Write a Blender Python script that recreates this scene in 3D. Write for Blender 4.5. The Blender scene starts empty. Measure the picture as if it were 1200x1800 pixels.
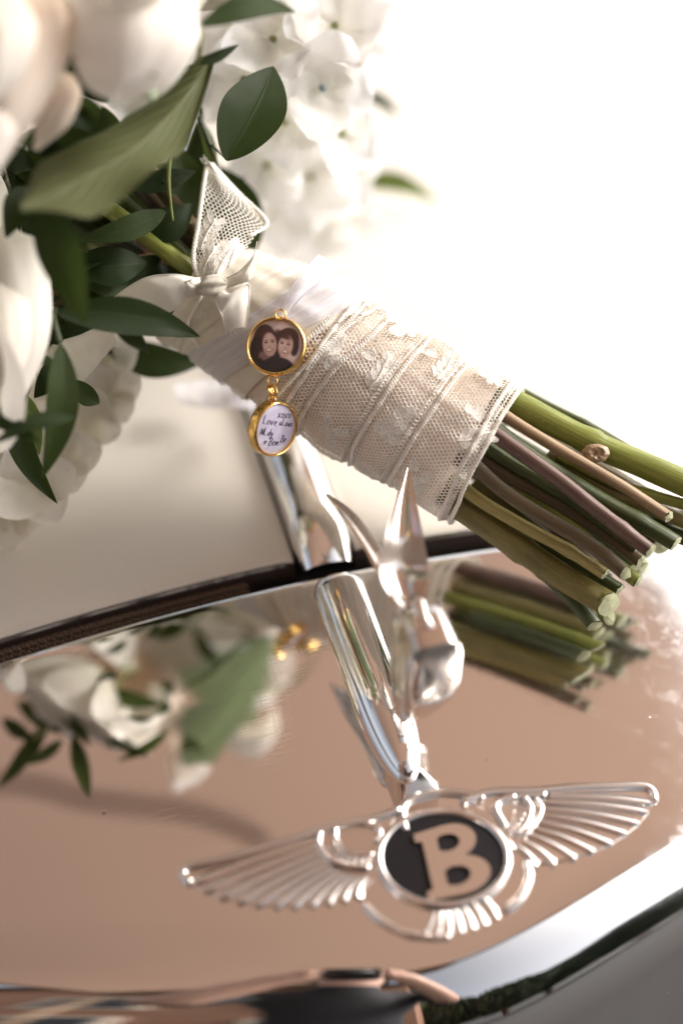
import bpy, math, random
import numpy as np
from mathutils import Vector, Matrix, noise
R_ = math.radians
random.seed(7)
rng = np.random.default_rng(5)
sc = bpy.context.scene
COL = sc.collection

# ---------------------------------------------------------------- camera
TH, EL, F = R_(15.4), R_(45), 3000.0
A_ = Vector((math.sin(TH), math.cos(TH), 0)); RT = Vector((math.cos(TH), -math.sin(TH), 0)); Z = Vector((0, 0, 1))
FW = A_*math.cos(EL) - Z*math.sin(EL); UP = A_*math.sin(EL) + Z*math.cos(EL)
def ray(px, py): return FW + RT*((px-600)/F) - UP*((py-900)/F)
CAM = -ray(580, 995)*0.56
def pt(px, py, d): return CAM + ray(px, py)*d
def at(px, py, h):
    r = ray(px, py); return CAM + r*((h-CAM.z)/r.z)
def depth(p): return (Vector(p)-CAM).dot(FW)
def pix(p):
    v = Vector(p)-CAM; d = v.dot(FW); return 600+F*v.dot(RT)/d, 900-F*v.dot(UP)/d
cd = bpy.data.cameras.new('camera'); cam = bpy.data.objects.new('camera', cd); COL.objects.link(cam)
cam.matrix_world = Matrix((( RT.x, UP.x, -FW.x, CAM.x), (RT.y, UP.y, -FW.y, CAM.y), (RT.z, UP.z, -FW.z, CAM.z), (0,0,0,1)))
cd.sensor_fit = 'VERTICAL'; cd.sensor_height = 36; cd.sensor_width = 24; cd.lens = 60
cd.clip_start = 0.02; cd.clip_end = 500
cd.dof.use_dof = True; cd.dof.focus_distance = 0.53; cd.dof.aperture_fstop = 2.5; cd.dof.aperture_blades = 9
sc.camera = cam

# ---------------------------------------------------------------- world, sun, exposure
SUN_EL, SUN_AZ = R_(33), R_(80)      # azimuth measured from +Y towards +X
w = bpy.data.worlds.new("World"); sc.world = w; w.use_nodes = True
nt = w.node_tree; nt.nodes.clear()
sky = nt.nodes.new('ShaderNodeTexSky'); sky.sky_type = 'NISHITA'; sky.sun_disc = False
sky.sun_elevation = SUN_EL; sky.sun_rotation = SUN_AZ; sky.dust_density = 6.0; sky.air_density = 0.45; sky.ozone_density = 0.0
bg = nt.nodes.new('ShaderNodeBackground'); bg.inputs[1].default_value = 0.15
hs = nt.nodes.new('ShaderNodeHueSaturation'); hs.inputs['Saturation'].default_value = .35   # high thin overcast: a whiter sky all over
wo = nt.nodes.new('ShaderNodeOutputWorld'); nt.links.new(sky.outputs[0], hs.inputs['Color']); nt.links.new(hs.outputs[0], bg.inputs[0]); nt.links.new(bg.outputs[0], wo.inputs[0])
sd = bpy.data.lights.new('sun', 'SUN'); sd.energy = 0.7; sd.angle = R_(16); sd.color = (1, .985, .97)
so = bpy.data.objects.new('sun', sd); COL.objects.link(so)
sdir = Vector((math.sin(SUN_AZ)*math.cos(SUN_EL), math.cos(SUN_AZ)*math.cos(SUN_EL), math.sin(SUN_EL)))
so.rotation_euler = sdir.to_track_quat('Z', 'Y').to_euler()
sc.view_settings.view_transform = 'Standard'; sc.view_settings.look = 'None'; sc.view_settings.gamma = 1
sc.view_settings.exposure = 1.08
sc.cycles.max_bounces = 10; sc.cycles.transparent_max_bounces = 16; sc.cycles.use_denoising = True
sc.cycles.sample_clamp_indirect = 6; sc.cycles.blur_glossy = 0.3

# ---------------------------------------------------------------- materials
class M:
    def __init__(s, name):
        s.m = bpy.data.materials.new(name); s.m.use_nodes = True; s.t = s.m.node_tree; s.t.nodes.clear()
        s.out = s.n('OutputMaterial')
    def n(s, typ, **kw):
        x = s.t.nodes.new('ShaderNode'+typ)
        for k, v in kw.items(): setattr(x, k, v)
        return x
    def l(s, a, b): s.t.links.new(a, b)
    def bsdf(s, col=(.8,.8,.8), rough=.5, **kw):
        b = s.n('BsdfPrincipled'); b.inputs['Base Color'].default_value = (*col, 1); b.inputs['Roughness'].default_value = rough
        for k, v in kw.items():
            i = b.inputs[k.replace('_', ' ')]; i.default_value = (*v, 1) if isinstance(v, tuple) and len(v) == 3 else v
        s.b = b; s.l(b.outputs[0], s.out.inputs[0]); return s
    def coord(s, kind='Object', scale=None):
        c = s.n('TexCoord'); o = c.outputs[kind]
        if scale is not None:
            mp = s.n('Mapping'); mp.inputs['Scale'].default_value = scale; s.l(o, mp.inputs[0]); o = mp.outputs[0]
        return o
    def noise(s, co, scale, detail=3, rough=.5, dist=0):
        x = s.n('TexNoise'); x.inputs['Scale'].default_value = scale; x.inputs['Detail'].default_value = detail
        x.inputs['Roughness'].default_value = rough; x.inputs['Distortion'].default_value = dist; s.l(co, x.inputs['Vector']); return x.outputs['Fac']
    def ramp(s, f, stops):
        r = s.n('ValToRGB'); e = r.color_ramp.elements
        while len(e) < len(stops): e.new(.5)
        for k, (p, c) in enumerate(stops):
            e[k].position = p; e[k].color = (*c, 1) if isinstance(c, tuple) else (c, c, c, 1)
        s.l(f, r.inputs[0]); return r.outputs[0]
    def mix(s, f, a, b, blend='MIX'):
        x = s.n('Mix', data_type='RGBA', blend_type=blend)
        for i, v in ((0, f), (6, a), (7, b)):
            if hasattr(v, 'links') or hasattr(v, 'is_linked'): s.l(v, x.inputs[i])
            else: x.inputs[i].default_value = (*v, 1) if isinstance(v, tuple) else v
        return x.outputs[2]
    def bump(s, h, strength=.3, dist=.001, prev=None):
        x = s.n('Bump'); x.inputs['Strength'].default_value = strength; x.inputs['Distance'].default_value = dist
        s.l(h, x.inputs['Height'])
        if prev is not None: s.l(prev, x.inputs['Normal'])
        return x.outputs[0]
    def translucent(s, col, amt):
        tr = s.n('BsdfTranslucent')
        if hasattr(col, 'is_linked'): s.l(col, tr.inputs[0])
        else: tr.inputs[0].default_value = (*col, 1)
        mx = s.n('MixShader'); mx.inputs[0].default_value = amt; s.l(s.b.outputs[0], mx.inputs[1]); s.l(tr.outputs[0], mx.inputs[2])
        s.l(mx.outputs[0], s.out.inputs[0]); return mx

def chrome(name, col=(.93,.91,.89), rough=.018, scratch=1.0, pit=False):
    m = M(name).bsdf(col, rough, Metallic=1.0)
    co = m.coord()
    # fine hairline scratches: thin bands of stretched noise in two directions
    masks = []
    for k, (sc_, rot) in enumerate((((60, 2600, 60), .5), ((2400, 70, 60), .25), ((70, 3000, 45), -.9))):
        mp = m.n('Mapping'); mp.inputs['Scale'].default_value = sc_; mp.inputs['Rotation'].default_value = (0, 0, rot); m.l(co, mp.inputs[0])
        f = m.noise(mp.outputs[0], 1.0, 2, .5, .3); masks.append(m.ramp(f, [(.60, 0.), (.68, 1.), (.72, 0.)]))
    s = m.mix(1.0, masks[0], masks[1], 'ADD'); s = m.mix(1.0, s, masks[2], 'ADD')
    patch = m.ramp(m.noise(co, 9, 3), [(.48, 0.), (.70, 1.)])
    s = m.mix(1.0, s, patch, 'MULTIPLY'); s = m.mix(.5, (0., 0., 0.), s)
    haze = m.ramp(m.noise(co, 26, 6, .65), [(.46, 0.), (.80, .6)])
    worn = None
    if pit:
        sx_ = m.n('SeparateXYZ'); m.l(co, sx_.inputs[0]); mr = m.n('MapRange'); mr.inputs['From Min'].default_value = .0; mr.inputs['From Max'].default_value = .12; m.l(sx_.outputs[0], mr.inputs[0])
        worn = m.mix(1.0, mr.outputs[0], m.ramp(m.noise(co, 17, 4), [(.3, .35), (.6, 1.)]), 'MULTIPLY')
    if worn is not None:
        for (ox, oy, sc_w) in ((-.16, .10, 620), (-.05, .02, 900), (-.11, -.03, 760)):
            mp = m.n('Mapping'); mp.inputs['Location'].default_value = (ox, oy, 0); m.l(co, mp.inputs[0]); wv = m.n('TexWave'); wv.wave_type = 'RINGS'; wv.rings_direction = 'Z'; wv.inputs['Scale'].default_value = sc_w; wv.inputs['Distortion'].default_value = 3; wv.inputs['Detail'].default_value = 1; m.l(mp.outputs[0], wv.inputs[0])
            q_ = m.ramp(wv.outputs['Fac'], [(.93, 0.), (1., 1.)]); seg_ = m.ramp(m.noise(co, 110+sc_w*.1, 2), [(.56, 0.), (.62, 1.)]); q_ = m.mix(1.0, q_, seg_, 'MULTIPLY'); q_ = m.mix(1.0, q_, worn, 'MULTIPLY'); s = m.mix(1.0, s, q_, 'ADD')
    if worn is not None: haze = m.mix(.62, haze, worn)
    dust = m.ramp(m.noise(co, 900, 2, .6), [(.77, 0.), (.80, .6)])
    r = m.mix(haze, (rough,)*3, (rough+(.22 if pit else .05)*scratch,)*3); r = m.mix(s, r, (.20*scratch+rough,)*3); r = m.mix(dust, r, (.45,)*3)
    m.l(r, m.b.inputs['Roughness'])
    c = m.mix(dust, col, (.62,.58,.52))
    if pit:
        v = m.n('TexVoronoi'); v.inputs['Scale'].default_value = 95; m.l(co, v.inputs['Vector'])
        dots = m.ramp(v.outputs['Distance'], [(.035, 1.), (.06, 0.)])
        sel = m.ramp(m.noise(co, 30, 1), [(.56, 0.), (.60, 1.)]); dots = m.mix(1.0, dots, sel, 'MULTIPLY')
        c = m.mix(dots, c, (.16,.10,.07)); m.l(m.mix(dots, r, (.6,)*3), m.b.inputs['Roughness'])
    m.l(c, m.b.inputs['Base Color'])
    m.l(m.bump(s, .12*scratch, .00003, m.bump(m.noise(co, 14, 2), .1, .0006)), m.b.inputs['Normal'])
    return m.m
MT = {}
MT['chrome'] = chrome('chrome_shell', pit=True)
MT['chrome_clean'] = chrome('chrome_trim', (.94,.92,.90), .05, .4)
MT['chrome_mascot'] = chrome('worn_chrome_mascot', (.80,.73,.67), .15, .6)
MT['chrome_badge'] = chrome('soft_chrome_badge', (.88,.83,.79), .19, .5)
def f_paint():
    m = M('cream_paint').bsdf((.76,.70,.60), .38, Coat_Weight=1.0, Coat_Roughness=.07, Coat_IOR=1.45)
    co = m.coord()
    v = m.n('TexVoronoi'); v.inputs['Scale'].default_value = 110; m.l(co, v.inputs['Vector'])
    dots = m.ramp(v.outputs['Distance'], [(.04, 1.), (.07, 0.)]); sel = m.ramp(m.noise(co, 40, 1), [(.57, 0.), (.60, 1.)])
    dots = m.mix(1.0, dots, sel, 'MULTIPLY')
    v2 = m.n('TexVoronoi'); v2.inputs['Scale'].default_value = 260; m.l(co, v2.inputs['Vector'])
    d2 = m.ramp(v2.outputs['Distance'], [(.07, 1.), (.1, 0.)]); d2 = m.mix(1.0, d2, m.ramp(m.noise(co, 75, 1), [(.60, 0.), (.62, .8)]), 'MULTIPLY')
    base = m.mix(m.noise(co, 5, 4), (.68,.63,.55), (.65,.605,.535))
    base = m.mix(dots, base, (.25,.17,.11)); base = m.mix(d2, base, (.4,.32,.25))
    m.l(base, m.b.inputs['Base Color'])
    m.l(m.ramp(m.noise(co, 60, 4), [(.3, .05), (.8, .16)]), m.b.inputs['Coat Roughness'])
    m.l(m.bump(m.noise(co, 350, 2), .08, .0003), m.b.inputs['Coat Normal'])
    return m.m
MT['paint'] = f_paint()
def f_plain(name, col, rough=.6, nz=0, scale=300, amt=.2, **kw):
    m = M(name).bsdf(col, rough, **kw); co = m.coord()
    f = m.noise(co, scale, 4)
    m.l(m.mix(f, tuple(c*(1-amt) for c in col), tuple(min(1, c*(1+amt)) for c in col)), m.b.inputs['Base Color'])
    if nz: m.l(m.bump(f, .5, nz), m.b.inputs['Normal'])
    return m.m
MT['dark_edge'] = f_plain('chipped_dark_edge', (.035,.022,.016), .55, .0004, 500, .6)
MT['seal'] = f_plain('brown_seal', (.10,.062,.04), .9, .0003, 900, .5)
MT['black'] = f_plain('black_void', (.012,.010,.010), .7)
MT['enamel'] = f_plain('black_enamel', (.008,.007,.008), .45, 0, 120, .5, Specular_IOR_Level=.25)
MT['gold'] = f_plain('gold', (.95,.60,.20), .16, 0, 200, .08, Metallic=1.0)
MT['ground'] = f_plain('grey_drive', (.055,.053,.052), .95, .01, 30, .35)

def f_cloth(name, col, rough=.45, weave=2600, wv=.25, sheen=.3, trans=.12, wr=None):
    m = M(name).bsdf(col, rough, Sheen_Weight=sheen, Sheen_Roughness=.4, Specular_IOR_Level=.5)
    co = m.coord('UV')
    mp = m.n('Mapping'); mp.inputs['Scale'].default_value = (weave, weave, 1); m.l(co, mp.inputs[0])
    c1 = m.n('TexWave'); c1.wave_type = 'BANDS'; c1.bands_direction = 'X'; c1.inputs['Scale'].default_value = 1; m.l(mp.outputs[0], c1.inputs[0])
    c2 = m.n('TexWave'); c2.wave_type = 'BANDS'; c2.bands_direction = 'Y'; c2.inputs['Scale'].default_value = .6; m.l(mp.outputs[0], c2.inputs[0])
    h = m.mix(.5, c1.outputs['Color'], c2.outputs['Color'])
    oc = m.coord()
    nrm = m.bump(h, wv, .0001)
    if wr:
        mp2 = m.n('Mapping'); mp2.inputs['Scale'].default_value = wr; m.l(co, mp2.inputs[0]); f = m.noise(mp2.outputs[0], 1, 4, .55, .6); nrm = m.bump(f, .6, .0012, nrm)
    m.l(nrm, m.b.inputs['Normal'])
    f = m.noise(oc, 160, 3); cc = m.mix(f, tuple(c*.93 for c in col), tuple(min(1, c*1.05) for c in col)); cc = m.mix(m.mix(.85, h, (.5,.5,.5)), m.mix(1.0, cc, (.82,.82,.80), 'MULTIPLY'), cc)
    m.l(cc, m.b.inputs['Base Color'])
    if trans: m.translucent(cc, trans)
    return m.m
MT['satin'] = f_cloth('cream_satin', (.86,.79,.67), .33, wr=(14, 150, 1), wv=.2)
MT['satin_bow'] = f_cloth('ivory_satin', (.88,.83,.74), .28, wv=.3, trans=.05)
MT['base_cloth'] = f_cloth('peach_lining', (.94,.79,.66), .7, wr=(60, 60, 1), trans=.1)
MT['motif'] = f_cloth('lace_motif_weave', (.98,.93,.86), .85, 3200, .4, .3, .15)
def holes(mat, sc_):
    t = mat.node_tree; o = [n for n in t.nodes if n.type == 'OUTPUT_MATERIAL'][0]; src = o.inputs[0].links[0].from_socket
    tc = t.nodes.new('ShaderNodeTexCoord'); v = t.nodes.new('ShaderNodeTexVoronoi'); v.inputs['Scale'].default_value = sc_; t.links.new(tc.outputs['UV'], v.inputs['Vector'])
    r = t.nodes.new('ShaderNodeValToRGB'); r.color_ramp.elements[0].position = .22; r.color_ramp.elements[0].color = (.15,.15,.15,1); r.color_ramp.elements[1].position = .4
    tp = t.nodes.new('ShaderNodeBsdfTransparent'); mx = t.nodes.new('ShaderNodeMixShader')
    t.links.new(v.outputs['Distance'], r.inputs[0]); t.links.new(r.outputs[0], mx.inputs[0]); t.links.new(tp.outputs[0], mx.inputs[1]); t.links.new(src, mx.inputs[2]); t.links.new(mx.outputs[0], o.inputs[0])
holes(MT['motif'], 1500)
MT['thread'] = f_plain('lace_thread', (.93,.87,.78), .85, 0, 900, .08, Sheen_Weight=.4)
def f_organza():
    m = M('white_organza').bsdf((.86,.84,.87), .5, Sheen_Weight=.5)
    co = m.coord('UV'); mp = m.n('Mapping'); mp.inputs['Scale'].default_value = (14, 170, 1); m.l(co, mp.inputs[0])
    f = m.noise(mp.outputs[0], 1, 3, .5, .5)
    m.l(m.bump(f, .4, .0006), m.b.inputs['Normal'])
    tp = m.n('BsdfTransparent'); mx = m.n('MixShader'); m.l(m.ramp(f, [(.3, .62), (.6, .92)]), mx.inputs[0])
    tl = m.n('BsdfTranslucent'); tl.inputs[0].default_value = (.84,.82,.88,1); m2 = m.n('MixShader'); m2.inputs[0].default_value = .3
    m.l(m.b.outputs[0], m2.inputs[1]); m.l(tl.outputs[0], m2.inputs[2])
    m.l(tp.outputs[0], mx.inputs[1]); m.l(m2.outputs[0], mx.inputs[2]); m.l(mx.outputs[0], m.out.inputs[0]); return m.m
MT['organza'] = f_organza()

def f_leaf(name, top, under, veins='long', rough=.32, vcol=None):
    m = M(name).bsdf(top, rough, Specular_IOR_Level=.12)
    co = m.coord('UV'); sp = m.n('SeparateXYZ'); m.l(co, sp.inputs[0])
    ax = m.n('Math', operation='ABSOLUTE'); sub = m.n('Math', operation='SUBTRACT'); m.l(sp.outputs[0], sub.inputs[0]); sub.inputs[1].default_value = .5
    m.l(sub.outputs[0], ax.inputs[0])
    rib = m.ramp(ax.outputs[0], [(.004, 1.), (.03, 0.)])
    wv = m.n('TexWave'); wv.wave_type = 'BANDS'; wv.bands_direction = 'X'; wv.inputs['Distortion'].default_value = 2.5; wv.inputs['Detail'].default_value = 2
    if veins == 'long':
        mp = m.n('Mapping'); mp.inputs['Scale'].default_value = (3.2, .25, 1); m.l(co, mp.inputs[0]); m.l(mp.outputs[0], wv.inputs[0]); wv.inputs['Scale'].default_value = 3
    else:
        cb = m.n('CombineXYZ'); mul = m.n('Math', operation='MULTIPLY_ADD'); m.l(ax.outputs[0], mul.inputs[0]); mul.inputs[1].default_value = -.9; m.l(sp.outputs[1], mul.inputs[2])
        m.l(mul.outputs[0], cb.inputs[0]); m.l(cb.outputs[0], wv.inputs[0]); wv.inputs['Scale'].default_value = 2.6
    vein = m.ramp(wv.outputs['Fac'], [(.82, 0.), (1., 1.)]) if veins != 'long' else wv.outputs['Color']
    oc = m.coord(); f = m.noise(oc, 90, 4); f2 = m.noise(oc, 1500, 2)
    t = m.mix(f, tuple(c*.75 for c in top), tuple(c*1.3 for c in top))
    t = m.mix(m.ramp(f2, [(.66, 0.), (.74, .35)]), t, tuple(min(1, c*3+.02) for c in top))
    vc = vcol or tuple(min(1, c*1.8+.01) for c in top)
    t = m.mix(m.mix(.35 if veins == 'long' else 1.0, (0.,0.,0.), rib), t, vc)
    if veins != 'long': t = m.mix(m.mix(.8, (0.,0.,0.), vein), t, vc)
    g = m.n('NewGeometry'); c = m.mix(g.outputs['Backfacing'], t, (m.mix(m.mix(1.0, vein, rib, 'ADD'), m.mix(f, tuple(x*.80 for x in under), tuple(x*1.1 for x in under)), tuple(min(1, x*1.5+.03) for x in under)) if veins != 'long' else m.mix(f, tuple(x*.85 for x in under), tuple(x*1.15 for x in under))))
    m.l(c, m.b.inputs['Base Color'])
    h = m.mix(.35, vein, f); m.l(m.bump(m.mix(1.0, h, rib, 'ADD'), .35, .0003 if veins == 'long' else .0030), m.b.inputs['Normal'])
    m.l(m.ramp(f, [(.3, rough-.06), (.7, rough+.12)]), m.b.inputs['Roughness'])
    m.translucent(m.mix(.5, c, (.20,.30,.05)), .16); return m.m
MT['leaf'] = f_leaf('dark_ruscus_leaf', (.014,.024,.007), (.032,.045,.015), 'long', .46)
MT['leaf2'] = f_leaf('mid_green_leaf', (.030,.045,.014), (.06,.08,.03), 'long', .42)
MT['leaf_pale'] = f_leaf('pale_broad_leaf', (.085,.092,.040), (.30,.38,.24), 'side', .55, (.17,.17,.09))  # underside paler by nature; its colour also holds light from the mirror below
MT['leaf_mint'] = f_leaf('mint_leaf', (.36,.44,.29), (.36,.44,.29), 'side', .55, (.46,.50,.36))
MT['leaf_bright'] = f_leaf('bright_green_leaf', (.16,.21,.06), (.30,.33,.14), 'long', .4)
MT['leaf_brown'] = f_leaf('russet_leaf', (.20,.12,.085), (.22,.14,.10), 'side', .6)

def f_petal(name, c0, c1, trans=.3, tip=None):
    m = M(name).bsdf(c1, .55, Sheen_Weight=.25, Subsurface_Weight=.0)
    co = m.coord('UV'); sp = m.n('SeparateXYZ'); m.l(co, sp.inputs[0]); oc = m.coord()
    c = m.mix(m.ramp(sp.outputs[1], [(.0, 0.), (.75, 1.)]), c0, c1)
    c = m.mix(m.mix(m.noise(oc, 45, 4), (0.,0.,0.), (.35,.35,.35)), c, tuple(x*.86 for x in c0))
    sp_ = m.ramp(m.noise(oc, 260, 3, .6), [(.66, 0.), (.74, .6)]); c = m.mix(sp_, c, (.55,.40,.26))
    m.l(c, m.b.inputs['Base Color'])
    mp = m.n('Mapping'); mp.inputs['Scale'].default_value = (26, 3, 1); m.l(co, mp.inputs[0])
    m.l(m.bump(m.noise(mp.outputs[0], 1, 4, .6), .45, .0008), m.b.inputs['Normal'])
    m.translucent(c, trans); return m.m
MT['rose_w'] = f_petal('ivory_petal', (.80,.76,.60), (.86,.81,.74))
MT['rose_p'] = f_petal('blush_petal', (.84,.56,.32), (.88,.79,.69))
MT['rose_b'] = f_petal('soft_blush_petal', (.84,.76,.64), (.88,.82,.77))
MT['hyd'] = f_petal('white_floret_petal', (.90,.89,.82), (.94,.93,.93), .5)

def f_stem(name, ca, cb, rough=.38):
    m = M(name).bsdf(ca, rough, Specular_IOR_Level=.5); co = m.coord('UV')
    mp = m.n('Mapping'); mp.inputs['Scale'].default_value = (14, 2.2, 1); m.l(co, mp.inputs[0])
    f = m.noise(mp.outputs[0], 1, 5, .6, .4); oc = m.coord(); g = m.noise(oc, 90, 3)
    c = m.mix(m.ramp(f, [(.3, 0.), (.7, 1.)]), ca, cb); c = m.mix(m.ramp(g, [(.55, 0.), (.8, .7)]), c, cb)
    sp = m.ramp(m.noise(oc, 1100, 2), [(.68, 0.), (.73, .5)]); c = m.mix(sp, c, tuple(min(1, x*1.5+.06) for x in cb))
    m.l(c, m.b.inputs['Base Color'])
    mp2 = m.n('Mapping'); mp2.inputs['Scale'].default_value = (40, 1.2, 1); m.l(co, mp2.inputs[0])
    m.l(m.bump(m.noise(mp2.outputs[0], 1, 3), .5, .0004), m.b.inputs['Normal']); return m.m
MT['st_green'] = f_stem('green_stem_skin', (.15,.18,.025), (.27,.29,.06))
MT['st_dark'] = f_stem('dark_green_stem_skin', (.030,.045,.010), (.07,.085,.022))
MT['st_tan'] = f_stem('tan_stem_skin', (.24,.15,.085), (.36,.26,.14))
MT['st_plum'] = f_stem('plum_stem_skin', (.10,.052,.038), (.15,.085,.06))
MT['st_olive'] = f_stem('olive_stem_skin', (.12,.10,.028), (.20,.17,.05))
MT['st_yellow'] = f_stem('yellow_olive_stem_skin', (.27,.21,.06), (.36,.30,.10))
MT['st_brown'] = f_stem('brown_stem_skin', (.07,.045,.020), (.12,.085,.035))
MT['st_red'] = f_stem('reddish_stem_skin', (.28,.10,.07), (.30,.24,.10))
MT['pith'] = f_plain('cut_stem_pith', (.40,.41,.24), .8, .0004, 1200, .3)

# ---------------------------------------------------------------- mesh helpers
class Acc:
    def __init__(s): s.v = []; s.f = []; s.uv = []
    def grid(s, fn, nu, nv, cu=False, uvf=None):
        b = len(s.v); nuu = nu if cu else nu+1
        for j in range(nv+1):
            for i in range(nuu):
                s.v.append(tuple(fn(i/nu, j/nv))); s.uv.append(uvf(i/nu, j/nv) if uvf else (i/nu, j/nv))
        for j in range(nv):
            for i in range(nu):
                i2 = (i+1) % nuu
                s.f.append((b+j*nuu+i, b+j*nuu+i2, b+(j+1)*nuu+i2, b+(j+1)*nuu+i))
        return s
    def tube(s, pts, r, seg=8, closed=False, caps=True, flat=None):
        pts = [Vector(p) for p in pts]; n = len(pts); b = len(s.v)
        rr = r if isinstance(r, (list, tuple)) else [r]*n
        prev = None; L = 0
        for k, p in enumerate(pts):
            if closed: t = (pts[(k+1) % n]-pts[k-1])
            else: t = pts[min(k+1, n-1)]-pts[max(k-1, 0)]
            t.normalize()
            if prev is None:
                x = t.orthogonal().normalized() if flat is None else (Vector(flat)-t*Vector(flat).dot(t)).normalized()
            else: x = (prev - t*prev.dot(t)).normalized()
            prev = x; y = t.cross(x)
            if k: L += (pts[k]-pts[k-1]).length
            for q in range(seg):
                a = 2*math.pi*q/seg
                s.v.append(tuple(p + (x*math.cos(a)+y*math.sin(a))*rr[k])); s.uv.append((q/seg, L*30))
        m = n if closed else n-1
        for k in range(m):
            k2 = (k+1) % n
            for q in range(seg):
                q2 = (q+1) % seg; s.f.append((b+k*seg+q, b+k*seg+q2, b+k2*seg+q2, b+k2*seg+q))
        if caps and not closed:
            s.f.append(tuple(b+q for q in range(seg))[::-1]); s.f.append(tuple(b+(n-1)*seg+q for q in range(seg)))
        return s
    def box(s, x0, x1, y0, y1, z0, z1):
        b = len(s.v)
        for z in (z0, z1):
            for y in (y0, y1):
                for x in (x0, x1): s.v.append((x, y, z)); s.uv.append((x, y))
        for f in ((0,2,3,1),(4,5,7,6),(0,1,5,4),(2,6,7,3),(0,4,6,2),(1,3,7,5)): s.f.append(tuple(b+i for i in f))
        return s
    def build(s, name, mat, parent=None, smooth=True, sharp=None):
        me = bpy.data.meshes.new(name); me.from_pydata(s.v, [], s.f); me.validate()
        ul = me.uv_layers.new(name='UVMap'); lv = np.zeros(len(me.loops), dtype=np.int32); me.loops.foreach_get('vertex_index', lv)
        uv = np.array(s.uv, dtype=np.float32)[lv]; ul.data.foreach_set('uv', uv.ravel())
        me.materials.append(MT[mat] if isinstance(mat, str) else mat)
        if smooth: me.polygons.foreach_set('use_smooth', [True]*len(me.polygons))
        o = bpy.data.objects.new(name, me); COL.objects.link(o)
        if parent is not None:
            o.parent = parent; o.matrix_parent_inverse = PINV[parent.name]
        PINV[o.name] = Matrix.Identity(4) if parent is None else Matrix.Identity(4)
        if sharp: 
            me.set_sharp_from_angle(angle=R_(sharp))
        me.update(); return o
PINV = {}
def tag(o, label=None, cat=None, group=None, kind=None):
    if label: o['label'] = label
    if cat: o['category'] = cat
    if group: o['group'] = group
    if kind: o['kind'] = kind
    return o
def empty(name, loc, label=None, cat=None, group=None, parent=None):
    o = bpy.data.objects.new(name, None); COL.objects.link(o); o.location = loc; o.empty_display_size = .02
    PINV[o.name] = Matrix.Translation(-Vector(loc)); return tag(o, label, cat, group)
def smooth_path(P, n):
    """Catmull-Rom through tuples of floats"""
    P = [np.array(p, float) for p in P]; P = [2*P[0]-P[1]] + P + [2*P[-1]-P[-2]]; out = []; m = len(P)-3
    for k in range(n+1):
        t = k/n*m; i = min(int(t), m-1); t -= i; a, b, c, d = P[i:i+4]
        out.append(.5*((2*b)+(-a+c)*t+(2*a-5*b+4*c-d)*t*t+(-a+3*b-3*c+d)*t**3))
    return out
def nz(x, y=0, z=0): return noise.noise(Vector((x, y, z)))
def lerp(a, b, t): return a+(b-a)*t
def sstep(a, b, x):
    t = min(1, max(0, (x-a)/(b-a))); return t*t*(3-2*t)

# ================================================================ THE PLACE
Acc().grid(lambda u, v: ((u-.5)*120, (v-.5)*120, -.96), 4, 4).build('ground', 'ground').__setitem__('kind', 'structure')

def crown(x): return -1.0*x*x/(1+2.2*abs(x))
# ---------------- car
car = empty('vintage_car', (0, .8, -.96), 'cream vintage car seen close at its bonnet and mirror-bright radiator shell', 'car')
def hood_z(x, y): return crown(x) + .03*y
for sgn in (-1, 1):
    a = Acc()
    x0, x1 = .0105, .62
    def top(u, v, sgn=sgn):
        x = lerp(x0, x1, u**1.3); y = .0075 + 1.2*v**1.7
        e = .0012*math.exp(-(x-x0)/.002)          # rolled inner edge
        f = .0016*math.exp(-(y-.0075)/.0016)
        return (sgn*x, y, hood_z(x, y)-e-f-.0005)
    a.grid(top, 60, 60)
    a.grid(lambda u, v, sgn=sgn: (lambda p: (p[0], p[1]+.0008*math.sin(v*3), p[2]-.0008-.0012*v))(top(u, 0)), 60, 2)
    h = a.build('bonnet_panel', 'paint', car)
    # turned-under dark lip with chips
    b = Acc()
    def lip(u, v, sgn=sgn):
        x = lerp(x0, x1, u**1.3); j = .0005*nz(x*400, 3*sgn)+.0006*nz(x*90, 7)
        return (sgn*x, .0076+.0005*v-.0012*math.sin(v*math.pi)+.0002, hood_z(x, 0)-.0036-j*(v < .1)-.009*v)
    b.grid(lip, 260, 5); b.build('bonnet_edge', 'dark_edge', h)
    c = Acc()
    c.grid(lambda u, v, sgn=sgn: (sgn*(x0-.0004), .0075+1.2*v, hood_z(x0, 1.2*v)-.0016-.012*u), 2, 20); c.build('bonnet_side_lip', 'dark_edge', h)
# bottom of the gap and braided seal
Acc().grid(lambda u, v: (lerp(-.6, .6, u), lerp(-.012, .02, v), crown(lerp(-.6, .6, u))-.014), 80, 1).build('bonnet_gap_floor', 'black', car)
Acc().grid(lambda u, v: (lerp(-.0105, .0105, u), lerp(-.005, 1.2, v), -.012+.03*lerp(0, 1.2, v)), 1, 20).build('centre_channel', 'black', car)
s = Acc()
for k in range(190):
    x = -.028-.0014*k
    for r in range(3):
        y = .0015+.0016*r+.0003*(k % 2); z = crown(x)-.0045-.0008*abs(r-1)
        s.tube([(x+.0009, y-.0007, z-.0003), (x+.0002, y, z+.0003), (x-.0007, y+.0007, z-.0003)], [.00035, .0007, .00035], 5)
sl = s.build('braided_seal', 'seal', car); sl['kind'] = 'stuff'
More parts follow.
